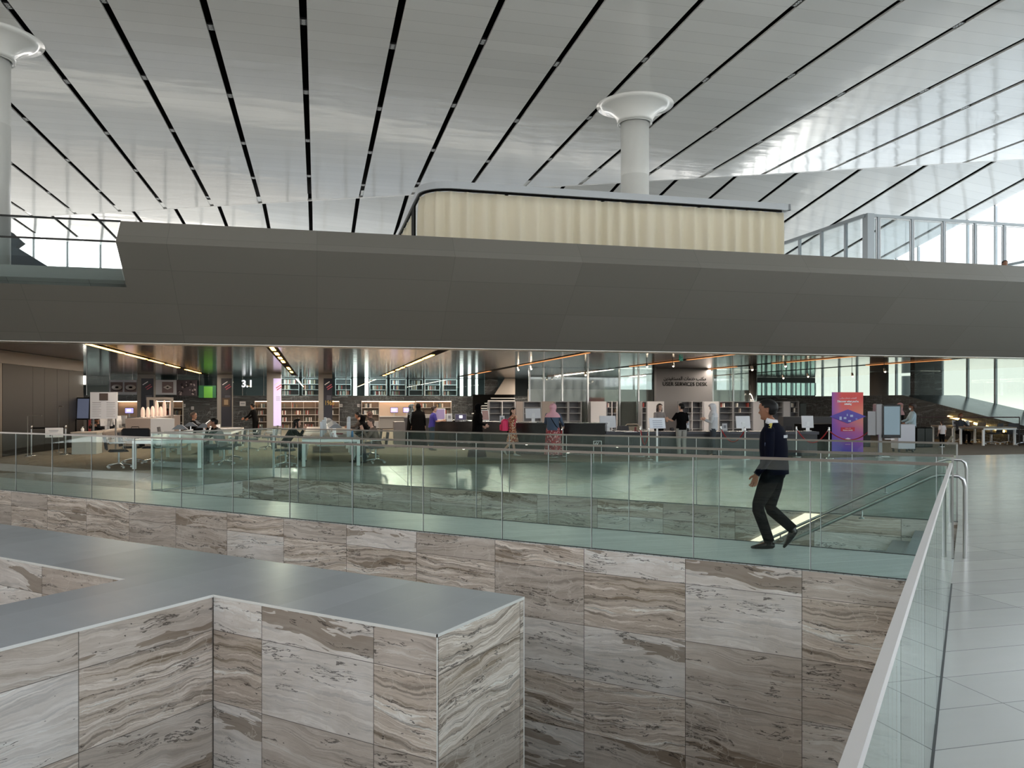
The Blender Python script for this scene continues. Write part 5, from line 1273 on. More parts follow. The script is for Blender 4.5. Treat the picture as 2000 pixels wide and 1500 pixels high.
# sign stand and arrow frame
t = thing('sign_stand', 'white tilted sign on a slim white post in front of the service desk', 'sign', gpt(1284, 903), AP)
d_ = 22.9; z1, z0 = heightat(816, d_), heightat(837, d_)
M = Matrix.Translation((0, 0, (z0+z1)/2)) @ Matrix.Rotation(-.25, 4, 'X'); hw = 33/2*d_/FPX; hh = (z1-z0)/2
MB().box(-hw, hw, 0, .02, -hh, hh, 0, M).build('sign_board', mat('white sign board', (216, 222, 232), .4), t); mb = MB()
for k in range(4): mb.box(-hw*.6, hw*.6, -.004, -.001, hh*.4-.06*k, hh*.4-.06*k+.012, 0, M)
mb.build('text_line', mat('blue grey print', (90, 100, 120)), t); MB().box(-.024, .024, .01, .04, 0, z0+.05).build('pole', M_white, t); MB().box(-.12, .4, -.1, .12, 0, .012).build('base', mat('glassy base', (170, 180, 182), .2), t)
t = thing('arrow_sign', 'white outlined double arrow emblem on the dark desk front', 'sign', (0, 0, 0)); q_ = topq(gpt(1167, 890))[1]
P0 = atq(1167, 21.4); 
mb = MB(); hz = lambda v: heightat(v, dist(P0)); pw = 17*dist(P0)/FPX
t.location = (P0.x, P0.y, 0); t.rotation_euler.z = AP
x0_, x1_, zt = -pw/2, pw/2, hz(861)
mb.box(x0_, x1_, -.006, .006, zt-.012, zt).box(x0_, x0_+.012, -.006, .006, 0, zt-.012).box(x1_-.012, x1_, -.006, .006, 0, zt-.012)
for k in (0, .06):
    for s in (-1, 1): mb.cbox((x0_+.07+k, 0, zt-.08+s*.0-(.04 if s < 0 else -.0)), (.10, .01, .01), 0, 0, 0, -s*.9)
mb.build('frame', M_white, t)
# ------------------------------------------------------------------ grey shelf units behind the desks
M_unit = mat('cool grey unit', (118, 120, 124), .5); M_unitL = mat('taupe unit panel', (120, 112, 108), .5); M_unitW = mat('light grey unit panel', (178, 178, 182), .5); M_unitB = mat('dark unit back', (84, 86, 92), .5)
def unit(u0, u1, kind, label, d_=33.5, cols=1, seedb=0):
    q_ = SQ_-1.2; p0, p1 = U2P(u0, q_), U2P(u1, q_); W_ = p1-p0; H_ = EYE+4*dist(PQ(p0, q_))/FPX
    t = thing('shelf_unit', label, 'shelf', PQ(p0, q_, 0), AP, 'grey shelf units behind the service desks')
    if kind == 'panel':
        MB().box(0, W_, 0, .02, 0, H_).box(0, W_, .02, .35, H_-.03, H_).build('front_panel', M_unitW if u0 > 1140 else M_unitL, t); MB().box(.0, .02, .021, .35, 0, H_-.03).box(W_-.02, W_, .021, .35, 0, H_-.03).build('side_panel', M_unit, t); return t
    MB().box(0, W_, .34, .36, 0, H_).build('back_panel', M_unitB, t)
    for k in range(cols+1):
        x = (W_-.04)*k/cols; MB().box(x, x+.04, 0, .339, 0, H_).build('side_panel', M_unitW if k and cols > 1 else M_unit, t)
    for z in (.08, .48, .88, 1.24, 1.50, H_-.03): MB().box(.041, W_-.041, .01, .335, z, z+.025).build('shelf', M_unit, t)
    return t
for (a, b, k, c_, lb) in ((955, 1007, 'open', 2, 'empty grey shelf unit behind the woman in the abaya'), (1008, 1022-.5, 'panel', 1, 'taupe panel unit behind the girl with raised arms'), (1022, 1058, 'open', 1, 'empty grey shelf unit behind the tall-counter computer'), (1058.5, 1083, 'panel', 1, 'taupe panel unit behind the pink headscarf'),
                       (1084, 1110, 'open', 1, 'empty grey shelf unit just right of the pink headscarf'), (1110.5, 1136, 'open', 1, 'empty grey shelf unit, second right of the pink headscarf'), (1154, 1184, 'panel', 1, 'light grey panel unit above the left low-desk computer'), (1184.5, 1206, 'open', 2, 'narrow two-bay shelf unit with a few folders'),
                       (1253, 1264, 'open', 1, 'very narrow shelf unit left of the clerk'), (1264.5, 1297, 'panel', 1, 'light grey panel unit behind the clerk'), (1330, 1374, 'open', 2, 'two-bay shelf unit behind the man in the black shirt'), (1375, 1404, 'panel', 1, 'light grey panel unit behind the white headscarf'),
                       (1404.5, 1432, 'open', 1, 'shelf unit with books just right of the white headscarf'), (1432.5, 1470, 'open', 1, 'wide shelf unit with papers behind the computer left of the guard'), (1471, 1492, 'panel', 1, 'light grey panel unit in front of the face of the guard'), (1508, 1530, 'open', 1, 'shelf unit hidden partly by the head of the guard'),
                       (1530.5, 1543, 'panel', 1, 'narrow panel unit just right of the guard'), (1543.5, 1561, 'open', 1, 'shelf unit with folders right of the guard')):
    unit(a, b, k, lb, cols=c_)
t = thing('black_cabinet', 'tall black cabinet at the right end of the grey shelf units', 'cabinet', PQ(U2P(1562, SQ_-1.2), SQ_-1.2), AP); MB().box(0, .36, 0, .4, 0, 1.72).build('cabinet_body', M_black, t); MB().box(.01, .35, -.012, -.001, .02, 1.70).build('door', mat('black door', (16, 16, 18), .3), t)
fold = [(1186, 1.525), (1189, 1.525), (1198, 1.265), (1201, 1.265), (1255, 1.525), (1257, 1.525), (1406, 1.525), (1409, 1.525), (1412, 1.525), (1415, 1.525), (1441, 1.525), (1447, 1.265), (1462, 1.525), (1368, 1.525), (1351, 1.265), (1547, 1.525), (1550, 1.525), (1549, 1.265), (1553, 1.265), (1520, 1.525)]
FC = {}
for k, (u, z) in enumerate(fold):
    q_ = SQ_-1.2; i = [1, 3, 5, 4, 5, 1, 4, 1, 0, 3, 3, 0, 1, 5, 5, 3, 0, 5, 3, 6][k]
    o = bpy.data.objects.new('folder', bookmesh[i][0]); col.objects.link(o); o.location = PQ(U2P(u, q_), q_+.09, z+.001); o.rotation_euler.z = AP; o.scale = (1.5, 1, .72 if z > 1.5 else .78)
    tag(o, COLN[i]+' folder, '+('upper' if z > 1.5 else 'lower')+' shelf, '+('two-bay unit left of the clerk' if u < 1210 else 'very narrow unit' if u < 1260 else 'unit behind the black shirt' if u < 1380 else 'unit right of the white headscarf' if u < 1430 else 'wide unit with papers' if u < 1480 else 'unit right of the guard'), 'folder', 'folders on the grey shelf units')
    FC[o['label']] = FC.get(o['label'], 0)+1; o['label'] = ORD[FC[o['label']]-1]+' '+o['label']
# ------------------------------------------------------------------ banner, kiosk, cart on the right
def banner_mat():
    m, n, o = newmat('banner print'); g = N(n); b = g.new('ShaderNodeBsdfPrincipled'); n.links.new(b.outputs[0], o.inputs[0])
    uv = g.new('ShaderNodeUVMap'); uv.uv_map = 'uv'; s = g.new('ShaderNodeSeparateXYZ'); n.links.new(uv.outputs[0], s.inputs[0]); U, V = s.outputs[0], s.outputs[1]
    t_ = g.math('ADD', V, g.math('MULTIPLY', U, .22))
    c = g.ramp(t_, [(.0, srgb(62, 56, 168)), (.14, srgb(84, 70, 176)), (.34, srgb(150, 84, 178)), (.52, srgb(186, 92, 160)), (.72, srgb(214, 110, 128)), (.9, srgb(222, 90, 80)), (1., srgb(216, 70, 66))])
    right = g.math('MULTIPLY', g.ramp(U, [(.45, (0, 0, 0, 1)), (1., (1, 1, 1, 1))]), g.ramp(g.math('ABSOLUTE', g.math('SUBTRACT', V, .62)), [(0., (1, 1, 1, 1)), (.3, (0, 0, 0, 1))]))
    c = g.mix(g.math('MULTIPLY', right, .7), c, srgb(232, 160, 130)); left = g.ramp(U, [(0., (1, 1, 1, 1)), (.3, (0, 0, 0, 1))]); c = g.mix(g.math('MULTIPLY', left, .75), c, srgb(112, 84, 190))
    n.links.new(c, b.inputs['Base Color']); b.inputs['Roughness'].default_value = .5; return m
Bq = gpt(1625, 886); bd = dist(Bq); pB, qB = topq(Bq); WB_ = U2P(1686, qB)-pB; HB = heightat(766, bd)
t = thing('roll_up_banner', 'tall purple to red banner reading Discover what you are missing, with a diamond emblem', 'banner', PQ(pB, qB), AP)
t['label'] = "tall purple and red printed banner with a wide blue diamond, beside the red ropes"
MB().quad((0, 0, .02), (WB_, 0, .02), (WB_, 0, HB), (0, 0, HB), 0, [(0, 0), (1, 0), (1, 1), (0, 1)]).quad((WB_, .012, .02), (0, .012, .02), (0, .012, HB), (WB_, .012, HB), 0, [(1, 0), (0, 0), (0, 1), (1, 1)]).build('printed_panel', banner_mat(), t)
MB().box(0, WB_, -.08, .1, 0, .02).build('base', M_steel, t); M_bw = mat('banner white', (240, 232, 236), .5)
cx = WB_/2; zc = lambda v: heightat(v, bd)
mb = MB(); hw = WB_*.5+.10; hz_ = .24; zc0 = zc(813.5)
mb.prism([(-hw, 0), (0, -hz_), (hw, 0), (0, hz_)], 0, .008); o = mb.build('diamond', mat('banner blue diamond', (92, 72, 172), .5), t); o.matrix_local = Matrix.Translation((cx, -.006, zc0)) @ FACE
mb = MB()
for (x, z, a, b_) in ((-.29, -.06, .07, .09), (-.12, -.055, .085, .055), (.14, .02, .09, .06), (.06, -.155, .085, .04), (.33, -.09, .06, .045), (-.03, .05, .03, .06)): mb.box(cx+x-a/1.6, cx+x+a/1.6, -.02, -.015, zc0+z-b_/1.6, zc0+z+b_/1.6, 0 if z != -.09 else 1)
mb.build('icon', [mat('icon pale blue', (186, 196, 230), .5), mat('icon blue', (120, 140, 214), .5)], t)
mb = MB(); mb.box(cx-.27, cx+.27, -.012, -.002, zc(842.5), zc(835)); mb.build('label_strip', mat('banner crimson', (206, 44, 66), .5), t)
def btext(s_, v, size, m=M_bw, b_=.002): return text(s_, size, m, t, Matrix.Translation((cx, -.014, zc(v))) @ FACE, 'lettering', .002, bold=b_)
btext("Discover what you're", 784, .095, b_=.004); btext('missing', 789, .095, b_=.004); btext('Become a member', 840.5, .05)
btext(shape('اكتشف خدمات مكتب'), 777.5, .075, mat('banner pale pink', (236, 190, 196), .5)); btext(shape('مكتب خدمات'), 836.8, .04, mat('banner pale pink', (236, 190, 196)))
mb = MB(); mb.prism([(-.12, 0), (0, -.035), (.12, 0), (0, .035)], 0, .004); o = mb.build('emblem', M_bw, t); o.matrix_local = Matrix.Translation((cx, -.006, zc(857.5))) @ FACE
MB().box(cx-.1, cx+.1, -.006, -.002, zc(868.5), zc(867.8)).build('web_line', mat('banner pale pink', (236, 190, 196)), t)
Kd = 25.5; P = deep(1722, Kd, 0)
t = thing('touch_kiosk', 'large grey kiosk with a tilted glass screen on a square post, right of the banner', 'kiosk', P, AP-.35)
z1, z0 = heightat(790, Kd), heightat(855, Kd)
MB().rbox(-.18, .02, -.04, .30, z0+.1, z1+.02, .02).build('rear_case', mat('silver case', (142, 142, 144), .35, .3), t)
MB().rbox(.0, .56, -.10, .02, z0-.0, z1, .02).build('case', mat('black bezel', (26, 28, 30), .25), t)
MB().box(.04, .52, -.108, -.101, z0+.10, z1-.06).build('screen', mat('grey blue screen', (118, 134, 142), .12, emit=(110, 128, 138), estr=.35), t)
MB().box(-.42, -.18, .0, .04, z0+.08, z1-.22).build('side_panel', mat('silver case', (142, 142, 144)), t)
MB().box(-.08, .02, .0, .10, 0, z0+.1).build('post', mat('silver case', (142, 142, 144)), t); MB().box(-.2, .2, -.12, .25, 0, .02).build('base', M_steel, t)
MB().box(.06, .36, -.12, .0, z0-.05, z0-.02).build('shelf', M_white, t)
Cd = 27.5; P = deep(1754, Cd, 0); t = thing('white_cart', 'white cabinet trolley with castors right of the kiosk', 'trolley', P, AP-.3)
zc_ = heightat(829, Cd); MB().rbox(0, .58, 0, .6, .13, zc_, .015).build('cabinet_body', mat('cart white', (196, 198, 206), .4), t)
for x in (.06, .52):
    for y in (.06, .54): MB().tube([(x-.02, y, .055), (x+.02, y, .055)], .055, 10).build('caster', mat('grey caster', (70, 74, 78), .5), t); MB().box(x-.01, x+.01, y-.01, y+.01, .05, .13).build('caster_stem', M_blackmetal, t)
t = thing('black_barrier', 'long thin black bar on posts behind the curly-haired person', 'barrier', (0, 0, 0))
a_, b_ = deep(1796, 31, heightat(815, 31)), deep(1991, 31.5, heightat(815, 31.5))
MB().tube([a_, b_], .025, 6).build('bar', mat('dark red black bar', (50, 18, 22), .5), t)
for P in (a_, b_): MB().tube([(P.x, P.y, 0), (P.x, P.y, P.z)], .02, 6).build('post', M_blackmetal, t)
t = thing('black_sideboard', 'black low sideboard behind the curly-haired person', 'sideboard', deep(1790, 30.5, 0), AP); MB().rbox(0, .75, 0, .5, 0, .78, .02).build('cabinet_body', M_black, t)
MB().box(.03, .36, -.012, -.001, .05, .74).build('door', mat('black door', (16, 16, 18)), t); MB().box(.39, .72, -.012, -.001, .05, .74).build('door', mat('black door', (16, 16, 18)), t)
def small_table(u0, u1, vf, label):
    A = gpt(u0, vf); p0, q0 = topq(A); p1 = U2P(u1, q0); W_ = p1-p0
    t = thing('study_table', label, 'table', PQ(p0, q0), AP, 'study tables by the stone terrace')
    MB().box(0, W_, 0, 1.3, .70, .745).build('table_top', mat('oak grey top', (140, 126, 112), .4), t); MB().box(.0, W_, .0, .04, .64, .699).box(0, W_, 1.26, 1.3, .64, .699).build('table_frame', M_tablew, t)
    for x in (0, W_-.07):
        for y in (.04, 1.19): MB().box(x, x+.07, y, y+.07, 0, .70 if 0 else .639).build('leg', M_tablew, t)
small_table(1922, 1986, 871, 'study table with pale legs near the right edge, under the stone terrace'); small_table(1863, 1908, 866, 'study table behind the child, in front of the light bars')
for (u, v, rz, lb) in ((1881, 862, AP, 'dark swivel chair at the table behind the child, left one'), (1905, 864, AP, 'dark swivel chair at the table behind the child, right one'), (1937, 868, AP+.3, 'dark swivel chair at the rightmost table, left one'), (1970, 868, AP-.3, 'dark swivel chair at the rightmost table, right one'), (1999, 870, AP+.2, 'dark swivel chair cut by the right edge of the picture')):
    put_chair(gpt(u, v), rz, lb)
for (u, v, z, lb, w_, h_) in ((1865, 832, .75, 'white poster with dark dots standing on the table behind the child', .22, .24), (1890, 832, .75, 'plain white sheet standing on the table behind the child', .2, .24)):
    card(u, v, z, lb, w_, h_)
# brown shopping bag on the floor by the red skirt
t = thing('paper_bag', 'plain beige bag on the floor beside the red skirt', 'bag', gpt(1058, 886), AP); MB().rbox(-.12, .12, -.07, .07, 0, .40, .02).build('body', mat('beige bag', (140, 138, 112), .8), t)
MB().tube([(-.05, 0, .4), (-.04, 0, .47), (.04, 0, .47), (.05, 0, .4)], .006, 6).build('handle', mat('beige handle', (120, 116, 96), .8), t)
# ------------------------------------------------------------------ people
def V3(*a): return Vector(a)
def lerp_tab(t, x):
    for (x0, y0), (x1, y1) in zip(t[:-1], t[1:]):
        if x <= x1:
            f_ = (x-x0)/(x1-x0); f_ = f_*f_*(3-2*f_)*.5+f_*.5; return y0+(y1-y0)*f_
    return t[-1][1]
TF = [(-1, .0), (-.97, .45), (-.88, .74), (-.78, .83), (-.62, .80), (-.5, .84), (-.25, .87), (0, .86), (.12, .88), (.3, .95), (.55, .90), (.8, .66), (.93, .38), (1, 0)]
TB = [(-1, .0), (-.95, .12), (-.8, .26), (-.55, .52), (-.25, .84), (.1, 1.04), (.4, 1.04), (.7, .80), (.9, .44), (1, 0)]
TW = [(-1, .0), (-.96, .28), (-.86, .50), (-.65, .72), (-.35, .88), (0, .99), (.3, 1.0), (.6, .86), (.85, .54), (.95, .30), (1, 0)]
def head_verts(n=36, m=30, W=.074, D=.098, H=.118, grow=0., face=True):
    """vertices of a head centred at the origin, looking along +y"""
    V = []
    for i in range(m+1):
        zz = -cos(pi*i/m); z = H*zz
        wx, wf, wb = W*lerp_tab(TW, zz), D*lerp_tab(TF, zz), D*lerp_tab(TB, zz)
        for k in range(n):
            a = 2*pi*k/n; ca, sa = cos(a), sin(a)
            x = wx*(abs(ca)**.85)*(1 if ca >= 0 else -1); y = (wf if sa > 0 else wb)*(abs(sa)**.85)*(1 if sa >= 0 else -1)
            if sa > 0 and face:
                g = lambda zc_, w_, xw: math.exp(-((z-zc_)/w_)**2-(ca/xw)**2)
                y += .019*g(-.026, .012, .16)+.010*g(-.008, .018, .13)
                y -= .006*math.exp(-((z-.008)/.013)**2-((abs(ca)-.42)/.2)**2)
                y += .003*g(.030, .012, .7)+.005*g(-.052, .006, .26)+.005*g(-.063, .006, .24)-.004*g(-.0575, .0028, .3)+.006*g(-.090, .014, .35)
            if grow:
                l = Vector((x, y, z)); l = l+l.normalized()*grow; x, y, zq = l; V.append((x, y, zq)); continue
            V.append((x, y, z))
    F = [(i*n+k, i*n+(k+1) % n, (i+1)*n+(k+1) % n, (i+1)*n+k) for i in range(m) for k in range(n)]
    return V, F
HEADV, HEADF = head_verts()
def skin(nodes, edges, radii, name, m, parent, sub=1, extra=None):
    """continuous skinned surface grown along connected joints, with head and fingers joined into the same mesh"""
    me = bpy.data.meshes.new(name); me.from_pydata([tuple(v_) for v_ in nodes], edges, [])
    o = bpy.data.objects.new(name, me); col.objects.link(o)
    sm_ = o.modifiers.new('skin', 'SKIN'); sm_.use_smooth_shade = True
    for i, r in enumerate(radii):
        d = me.skin_vertices[0].data[i]; d.radius = r if isinstance(r, tuple) else (r, r); d.use_root = (i == 0)
    ss = o.modifiers.new('sub', 'SUBSURF'); ss.levels = ss.render_levels = sub
    bpy.context.view_layer.update()
    ev = bpy.data.meshes.new_from_object(o.evaluated_get(bpy.context.evaluated_depsgraph_get()))
    mb = MB(); mb.add([v_.co.copy() for v_ in ev.vertices], [tuple(p_.vertices) for p_ in ev.polygons], 0, smooth=True)
    bpy.data.objects.remove(o); bpy.data.meshes.remove(me)
    if extra: extra(mb)
    return mb.build(name, m, parent)
def loft(mb, secs, n=20, mi=0, cap=True, fold=None):
    """secs: (centre, rx, ry, axis direction, side direction)"""
    V = []
    for si, (c, rx, ry, ax, sd) in enumerate(secs):
        ax = ax.normalized(); fr = ax.cross(sd).normalized(); sd = fr.cross(ax).normalized()
        for k in range(n):
            a = 2*pi*k/n; q = 1+(fold(a, si/(len(secs)-1)) if fold else 0)
            V.append(c+sd*(rx*cos(a)*q)+fr*(ry*sin(a)*q))
    F = [(i*n+k, i*n+(k+1) % n, (i+1)*n+(k+1) % n, (i+1)*n+k) for i in range(len(secs)-1) for k in range(n)]
    mb.add(V, F, mi, smooth=True)
    if cap: mb.add(V[:n], [tuple(range(n-1, -1, -1))], mi); mb.add(V[-n:], [tuple(range(n))], mi)
    return mb
def hand(mb, W, D, S, curl=.5, s=1.):
    """palm and five fingers from wrist W, pointing along D, thumb towards S"""
    D = D.normalized(); S = (S-D*S.dot(D)).normalized(); Nn = D.cross(S).normalized()   # Nn: back of the hand
    loft(mb, [(W-D*.01*s, .026*s, .020*s, D, S), (W+D*.03*s, .036*s, .017*s, D, S), (W+D*.075*s, .043*s, .014*s, D, S), (W+D*.092*s, .038*s, .011*s, D, S)], 12)
    for off, L in ((-.032, .060), (-.011, .076), (.011, .080), (.032, .070)):
        b = W+D*.085*s+S*off*s; p1 = b+D*L*.45*s-Nn*L*.12*curl*s; p2 = p1+(D*.30-Nn*.25*curl*1.6).normalized()*L*.33*s; p3 = p2+(D*.15-Nn*.4*curl*1.6).normalized()*L*.26*s
        mb.tube([b, p1, p2, p3], [.0105*s, .0095*s, .0085*s, .0065*s], 8)
    b = W+D*.022*s+S*.026*s; p1 = b+(D*.55+S*.6-Nn*.2).normalized()*.04*s; p2 = p1+(D*.85+S*.25-Nn*.3).normalized()*.032*s
    mb.tube([b, p1, p2], [.0135*s, .0115*s, .0085*s], 8)
SKIN = mat('light brown skin', (166, 122, 98), .55); SKIN_L = mat('fair skin', (204, 164, 144), .55); SKIN_D = mat('brown skin', (134, 92, 70), .55)
HAIR = mat('black hair', (9, 8, 8), .5, spec=.25); HAIR_B = mat('dark brown hair', (46, 32, 27), .6); HAIR_R = mat('brown hair', (78, 62, 52), .6)
SHOE = mat('black leather', (14, 14, 16), .25)
def figure(name, label, P, ang, H=1.70, lean=0., sit=False, arms=None, legs=None, skin_m=SKIN, top=None, sleeve='long', bottom=None, bottom_kind='trousers', hem=.1,
           hair='short', hair_m=HAIR, shoes=SHOE, head_fwd=.0, head_pitch=0., head_yaw=0., girth=1., shadow=None, base_z=None, holdz=None, mesh_extra=None):
    k = H/1.72
    t = thing(name, label, 'person', P, ang-pi/2, None); t.scale = (k, k, k)
    B = V3(0, 0, .53) if sit else V3(0, 0, .93)
    if base_z is not None: B.z = base_z
    u = V3(0, sin(lean), cos(lean)); X = V3(1, 0, 0)
    chest = B+u*.34; neck = B+u*.53+V3(0, .01, 0); hc = B+u*.535+V3(0, head_fwd+.02, 0)+V3(0, sin(lean*.5), cos(lean*.5))*.135
    sh = {s: B+u*.437+X*(s*.157*girth) for s in (1, -1)}
    A = {}
    dfl = {s: (V3(s*.055, -.02, -.27), V3(s*.07, .05, -.51)) for s in (1, -1)}
    for i, s in enumerate((1, -1)):
        a = (arms[i] if arms and arms[i] else None)
        e, w_ = (V3(*a[0]), V3(*a[1])) if a else dfl[s]
        A[s] = (sh[s]+e, sh[s]+w_)
    Lg = {}
    for i, s in enumerate((1, -1)):
        if legs: kn, an, to = [V3(*x) for x in legs[i]]
        elif sit: kn, an, to = V3(s*.13, .44, .50), V3(s*.12, .42, .09), V3(s*.13, .58, .035)
        else: kn, an, to = V3(s*.095, .015, .49), V3(s*.095, -.03, .085), V3(s*.11, .13, .035)
        Lg[s] = (B+X*(s*.088)-V3(0, 0, .035), kn, an, to)
    # body
    nodes = [B, B+u*.16, chest, B+u*.45, neck, neck+(hc-neck)*.55]; R = [(.125*girth, .10*girth), .105*girth, .112*girth, .064, .047, .046]
    E = [(0, 1), (1, 2), (2, 3), (3, 4), (4, 5)]
    for s in (1, -1):
        i = len(nodes); el, wr = A[s]; nodes += [sh[s], (sh[s]+el)/2, el, (el+wr)/2, wr]; R += [.042, .042, .037, .033, .024]; E += [(3, i), (i, i+1), (i+1, i+2), (i+2, i+3), (i+3, i+4)]
        i = len(nodes); hp, kn, an, to = Lg[s]; nodes += [hp, (hp+kn)/2, kn, (kn*.6+an*.4), an, to]; R += [.085, .078, .054, .050, .030, .018]; E += [(0, i), (i, i+1), (i+1, i+2), (i+2, i+3), (i+3, i+4), (i+4, i+5)]
    MH = Matrix.Translation(hc) @ Matrix.Rotation(head_yaw, 4, 'Z') @ Matrix.Rotation(head_pitch, 4, 'X')
    def ex(mb):
        mb.add([MH @ Vector(v_) for v_ in HEADV], HEADF, 0, smooth=True)
        for s in (1, -1):
            V = [MH @ (V3(s*.073, -.008, -.005)+V3(s*.010*cos(a)*0+s*(.014 if r > .5 else .005), .017*r*cos(a)-.006, .031*r*sin(a))) for r in (1., .5) for a in [2*pi*q/10 for q in range(10)]]
            mb.add(V+[MH @ V3(s*.066, -.010+.015*cos(a), -.005+.028*sin(a)) for a in [2*pi*q/10 for q in range(10)]], [tuple(range(10, 20))]+[(q, (q+1) % 10, 10+(q+1) % 10, 10+q) for q in range(10)]+[(20+q, 20+(q+1) % 10, (q+1) % 10, q) for q in range(10)], 0, smooth=True)
            el, wr = A[s]; D = (wr-el).normalized(); D = (D*.45+V3(0, .02, -.9)).normalized() if D.z < -.75 else D; S_ = V3(-s*.4, 1., .2) if abs(D.z) > .6 else V3(0, .1, 1)
            hand(mb, wr, D, S_, .9 if abs(D.z) > .6 else .6)
        if mesh_extra: mesh_extra(mb, A, MH)
    skin(nodes, E, R, 'body', skin_m, t, 1, ex)
    # eyes and brows
    for s in (1, -1):
        MB().ball(tuple(MH @ V3(s*.030, .0765, .008)), .0095, 8, 0, .7, 1.2, .8).build('eye', HAIR, t)
        MB().tube([MH @ V3(s*.016, .089, .028), MH @ V3(s*.033, .084, .032), MH @ V3(s*.048, .072, .027)], .0035, 5).build('eyebrow', HAIR, t)
    # hair or head covering
    def cap(grow, keep, m, nm='hair', n=28, mm=22, th=None):
        V, F = head_verts(48, 44, grow=grow, face=False); FF = []
        for f_ in F:
            c = sum((Vector(V[i]) for i in f_), Vector())/4
            if keep(c): FF.append(f_)
        mb = MB().add([MH @ Vector(v_) for v_ in V], FF, 0, smooth=True); o = mb.build(nm, m, t)
        md = o.modifiers.new('thick', 'SOLIDIFY'); md.thickness = -.012; return o
    if hair in ('short', 'long', 'bun', 'pony', 'curly'):
        g_ = {'short': .005, 'long': .016, 'bun': .012, 'pony': .014, 'curly': .045}[hair]
        cap(g_, lambda c: (c.z > .085) or (c.y < .045 and c.z > .055) or (c.y < .012 and c.z > .028) or (c.y < -.030 and c.z > -.055), hair_m)
    if hair in ('long', 'pony'):
        mb = MB(); w_ = .075 if hair == 'long' else .035; dn = .26 if hair == 'long' else .34
        loft(mb, [(MH @ V3(0, -.055, .03), w_, .05, V3(0, 0, -1), X), (MH @ V3(0, -.075, -.06), w_*1.1, .045, V3(0, 0, -1), X), (MH @ V3(0, -.085, -.14), w_, .035, V3(0, 0, -1), X), (MH @ V3(0, -.09, -.14-dn*.4), w_*.7, .022, V3(0, 0, -1), X), (MH @ V3(0, -.09, -.10-dn*.8), w_*.2, .010, V3(0, 0, -1), X)], 14); mb.build('hair_length', hair_m, t)
        if hair == 'long':
            mb = MB()
            for s in (1, -1): mb.tube([MH @ V3(s*.070, .005, .05), MH @ V3(s*.086, .01, -.03), MH @ V3(s*.08, .02, -.12), MH @ V3(s*.07, .03, -.17)], [.02, .026, .024, .008], 8)
            mb.build('side_hair', hair_m, t)
    if hair == 'bun': MB().ball(tuple(MH @ V3(0, -.11, .03)), .04, 10).build('hair_bun', hair_m, t)
    if hair == 'curly':
        rr = random.Random(3); mb = MB()
        for q in range(46):
            a = rr.uniform(0, 2*pi); e2 = rr.uniform(-.3, 1.4); c = V3(.115*cos(e2)*cos(a), -.01+.125*cos(e2)*sin(a), .13*sin(e2)+.01)
            if c.y > .05 and c.z < .07: continue
            mb.ball(tuple(MH @ c), rr.uniform(.022, .036), 7)
        mb.build('curls', hair_m, t)
    if hair == 'hijab':
        cap(.020, lambda c: c.y < .058 or c.z > .070 or c.z < -.088, hair_m, 'headscarf')
        mb = MB(); z0 = hc.z
        loft(mb, [(MH @ V3(0, -.01, -.02), .088, .10, V3(0, 0, -1), X), (MH @ V3(0, -.012, -.10), .090, .098, V3(0, -.1, -1), X), (neck+V3(0, .0, .0), .105, .10, V3(0, 0, -1), X), (B+u*.46, .185*girth, .125*girth, -u, X), (B+u*.36, .205*girth, .150*girth, -u, X)], 20, fold=lambda a, f_: .04*sin(7*a+f_*5)*f_)
        mb.build('scarf_drape', hair_m, t)
    # garments
    tm = top; g = girth
    if tm:
        mb = MB(); secs = []
        low = -.06 if bottom_kind != 'robe' else 0
        for (f_, rx, ry) in ((low, .170, .125), (.02, .168, .125), (.12, .155, .118), (.22, .158, .122), (.34, .178, .130), (.42, .180, .118), (.475, .145, .090), (.51, .075, .066), (.525, .058, .058)):
            c = B+u*f_
            secs.append((c, rx*g, ry*g*(1.12 if f_ < .25 and g > 1.05 else 1), u, X))
        loft(mb, secs, 22, fold=lambda a, f_: .02*sin(5*a+f_*9)*(1-f_))
        for s in (1, -1):
            el, wr = A[s]; s0 = sh[s]-X*(s*.045)+u*.0
            if sleeve == 'long': pts = [s0, sh[s], (sh[s]*.45+el*.55), el, el*.45+wr*.55, wr-(wr-el)*.04]; rr_ = [.030, .058, .056, .050, .044, .035]
            else: pts = [s0, sh[s], (sh[s]*.45+el*.55), el*.85+sh[s]*.15]; rr_ = [.030, .060, .062, .060]
            mb.tube(pts, [r*(.94+.06*g) for r in rr_], 14).ball(tuple(sh[s]), .0605*(.94+.06*g), 16)
        mb.build('top_garment', tm, t)
    if bottom_kind == 'trousers' and bottom:
        mb = MB()
        loft(mb, [(B+u*.06, .145*g, .105*g, u, X), (B, .156*g, .112*g, u, X), (B-V3(0, 0, .05), .160*g, .116*g, V3(0, 0, 1), X), (B-V3(0, -.0, .10), .120*g, .10*g, V3(0, 0, 1), X)][::-1], 22)
        for s in (1, -1):
            hp, kn, an, to = Lg[s]
            mb.tube([hp+V3(0, 0, .02), (hp*.6+kn*.4), kn+(hp-kn)*.08, kn-(kn-an)*.08, kn*.45+an*.55, an+(kn-an)*.02], [.094*g, .088*g, .070, .068, .062, .058], 16)
        mb.build('trousers', bottom, t)
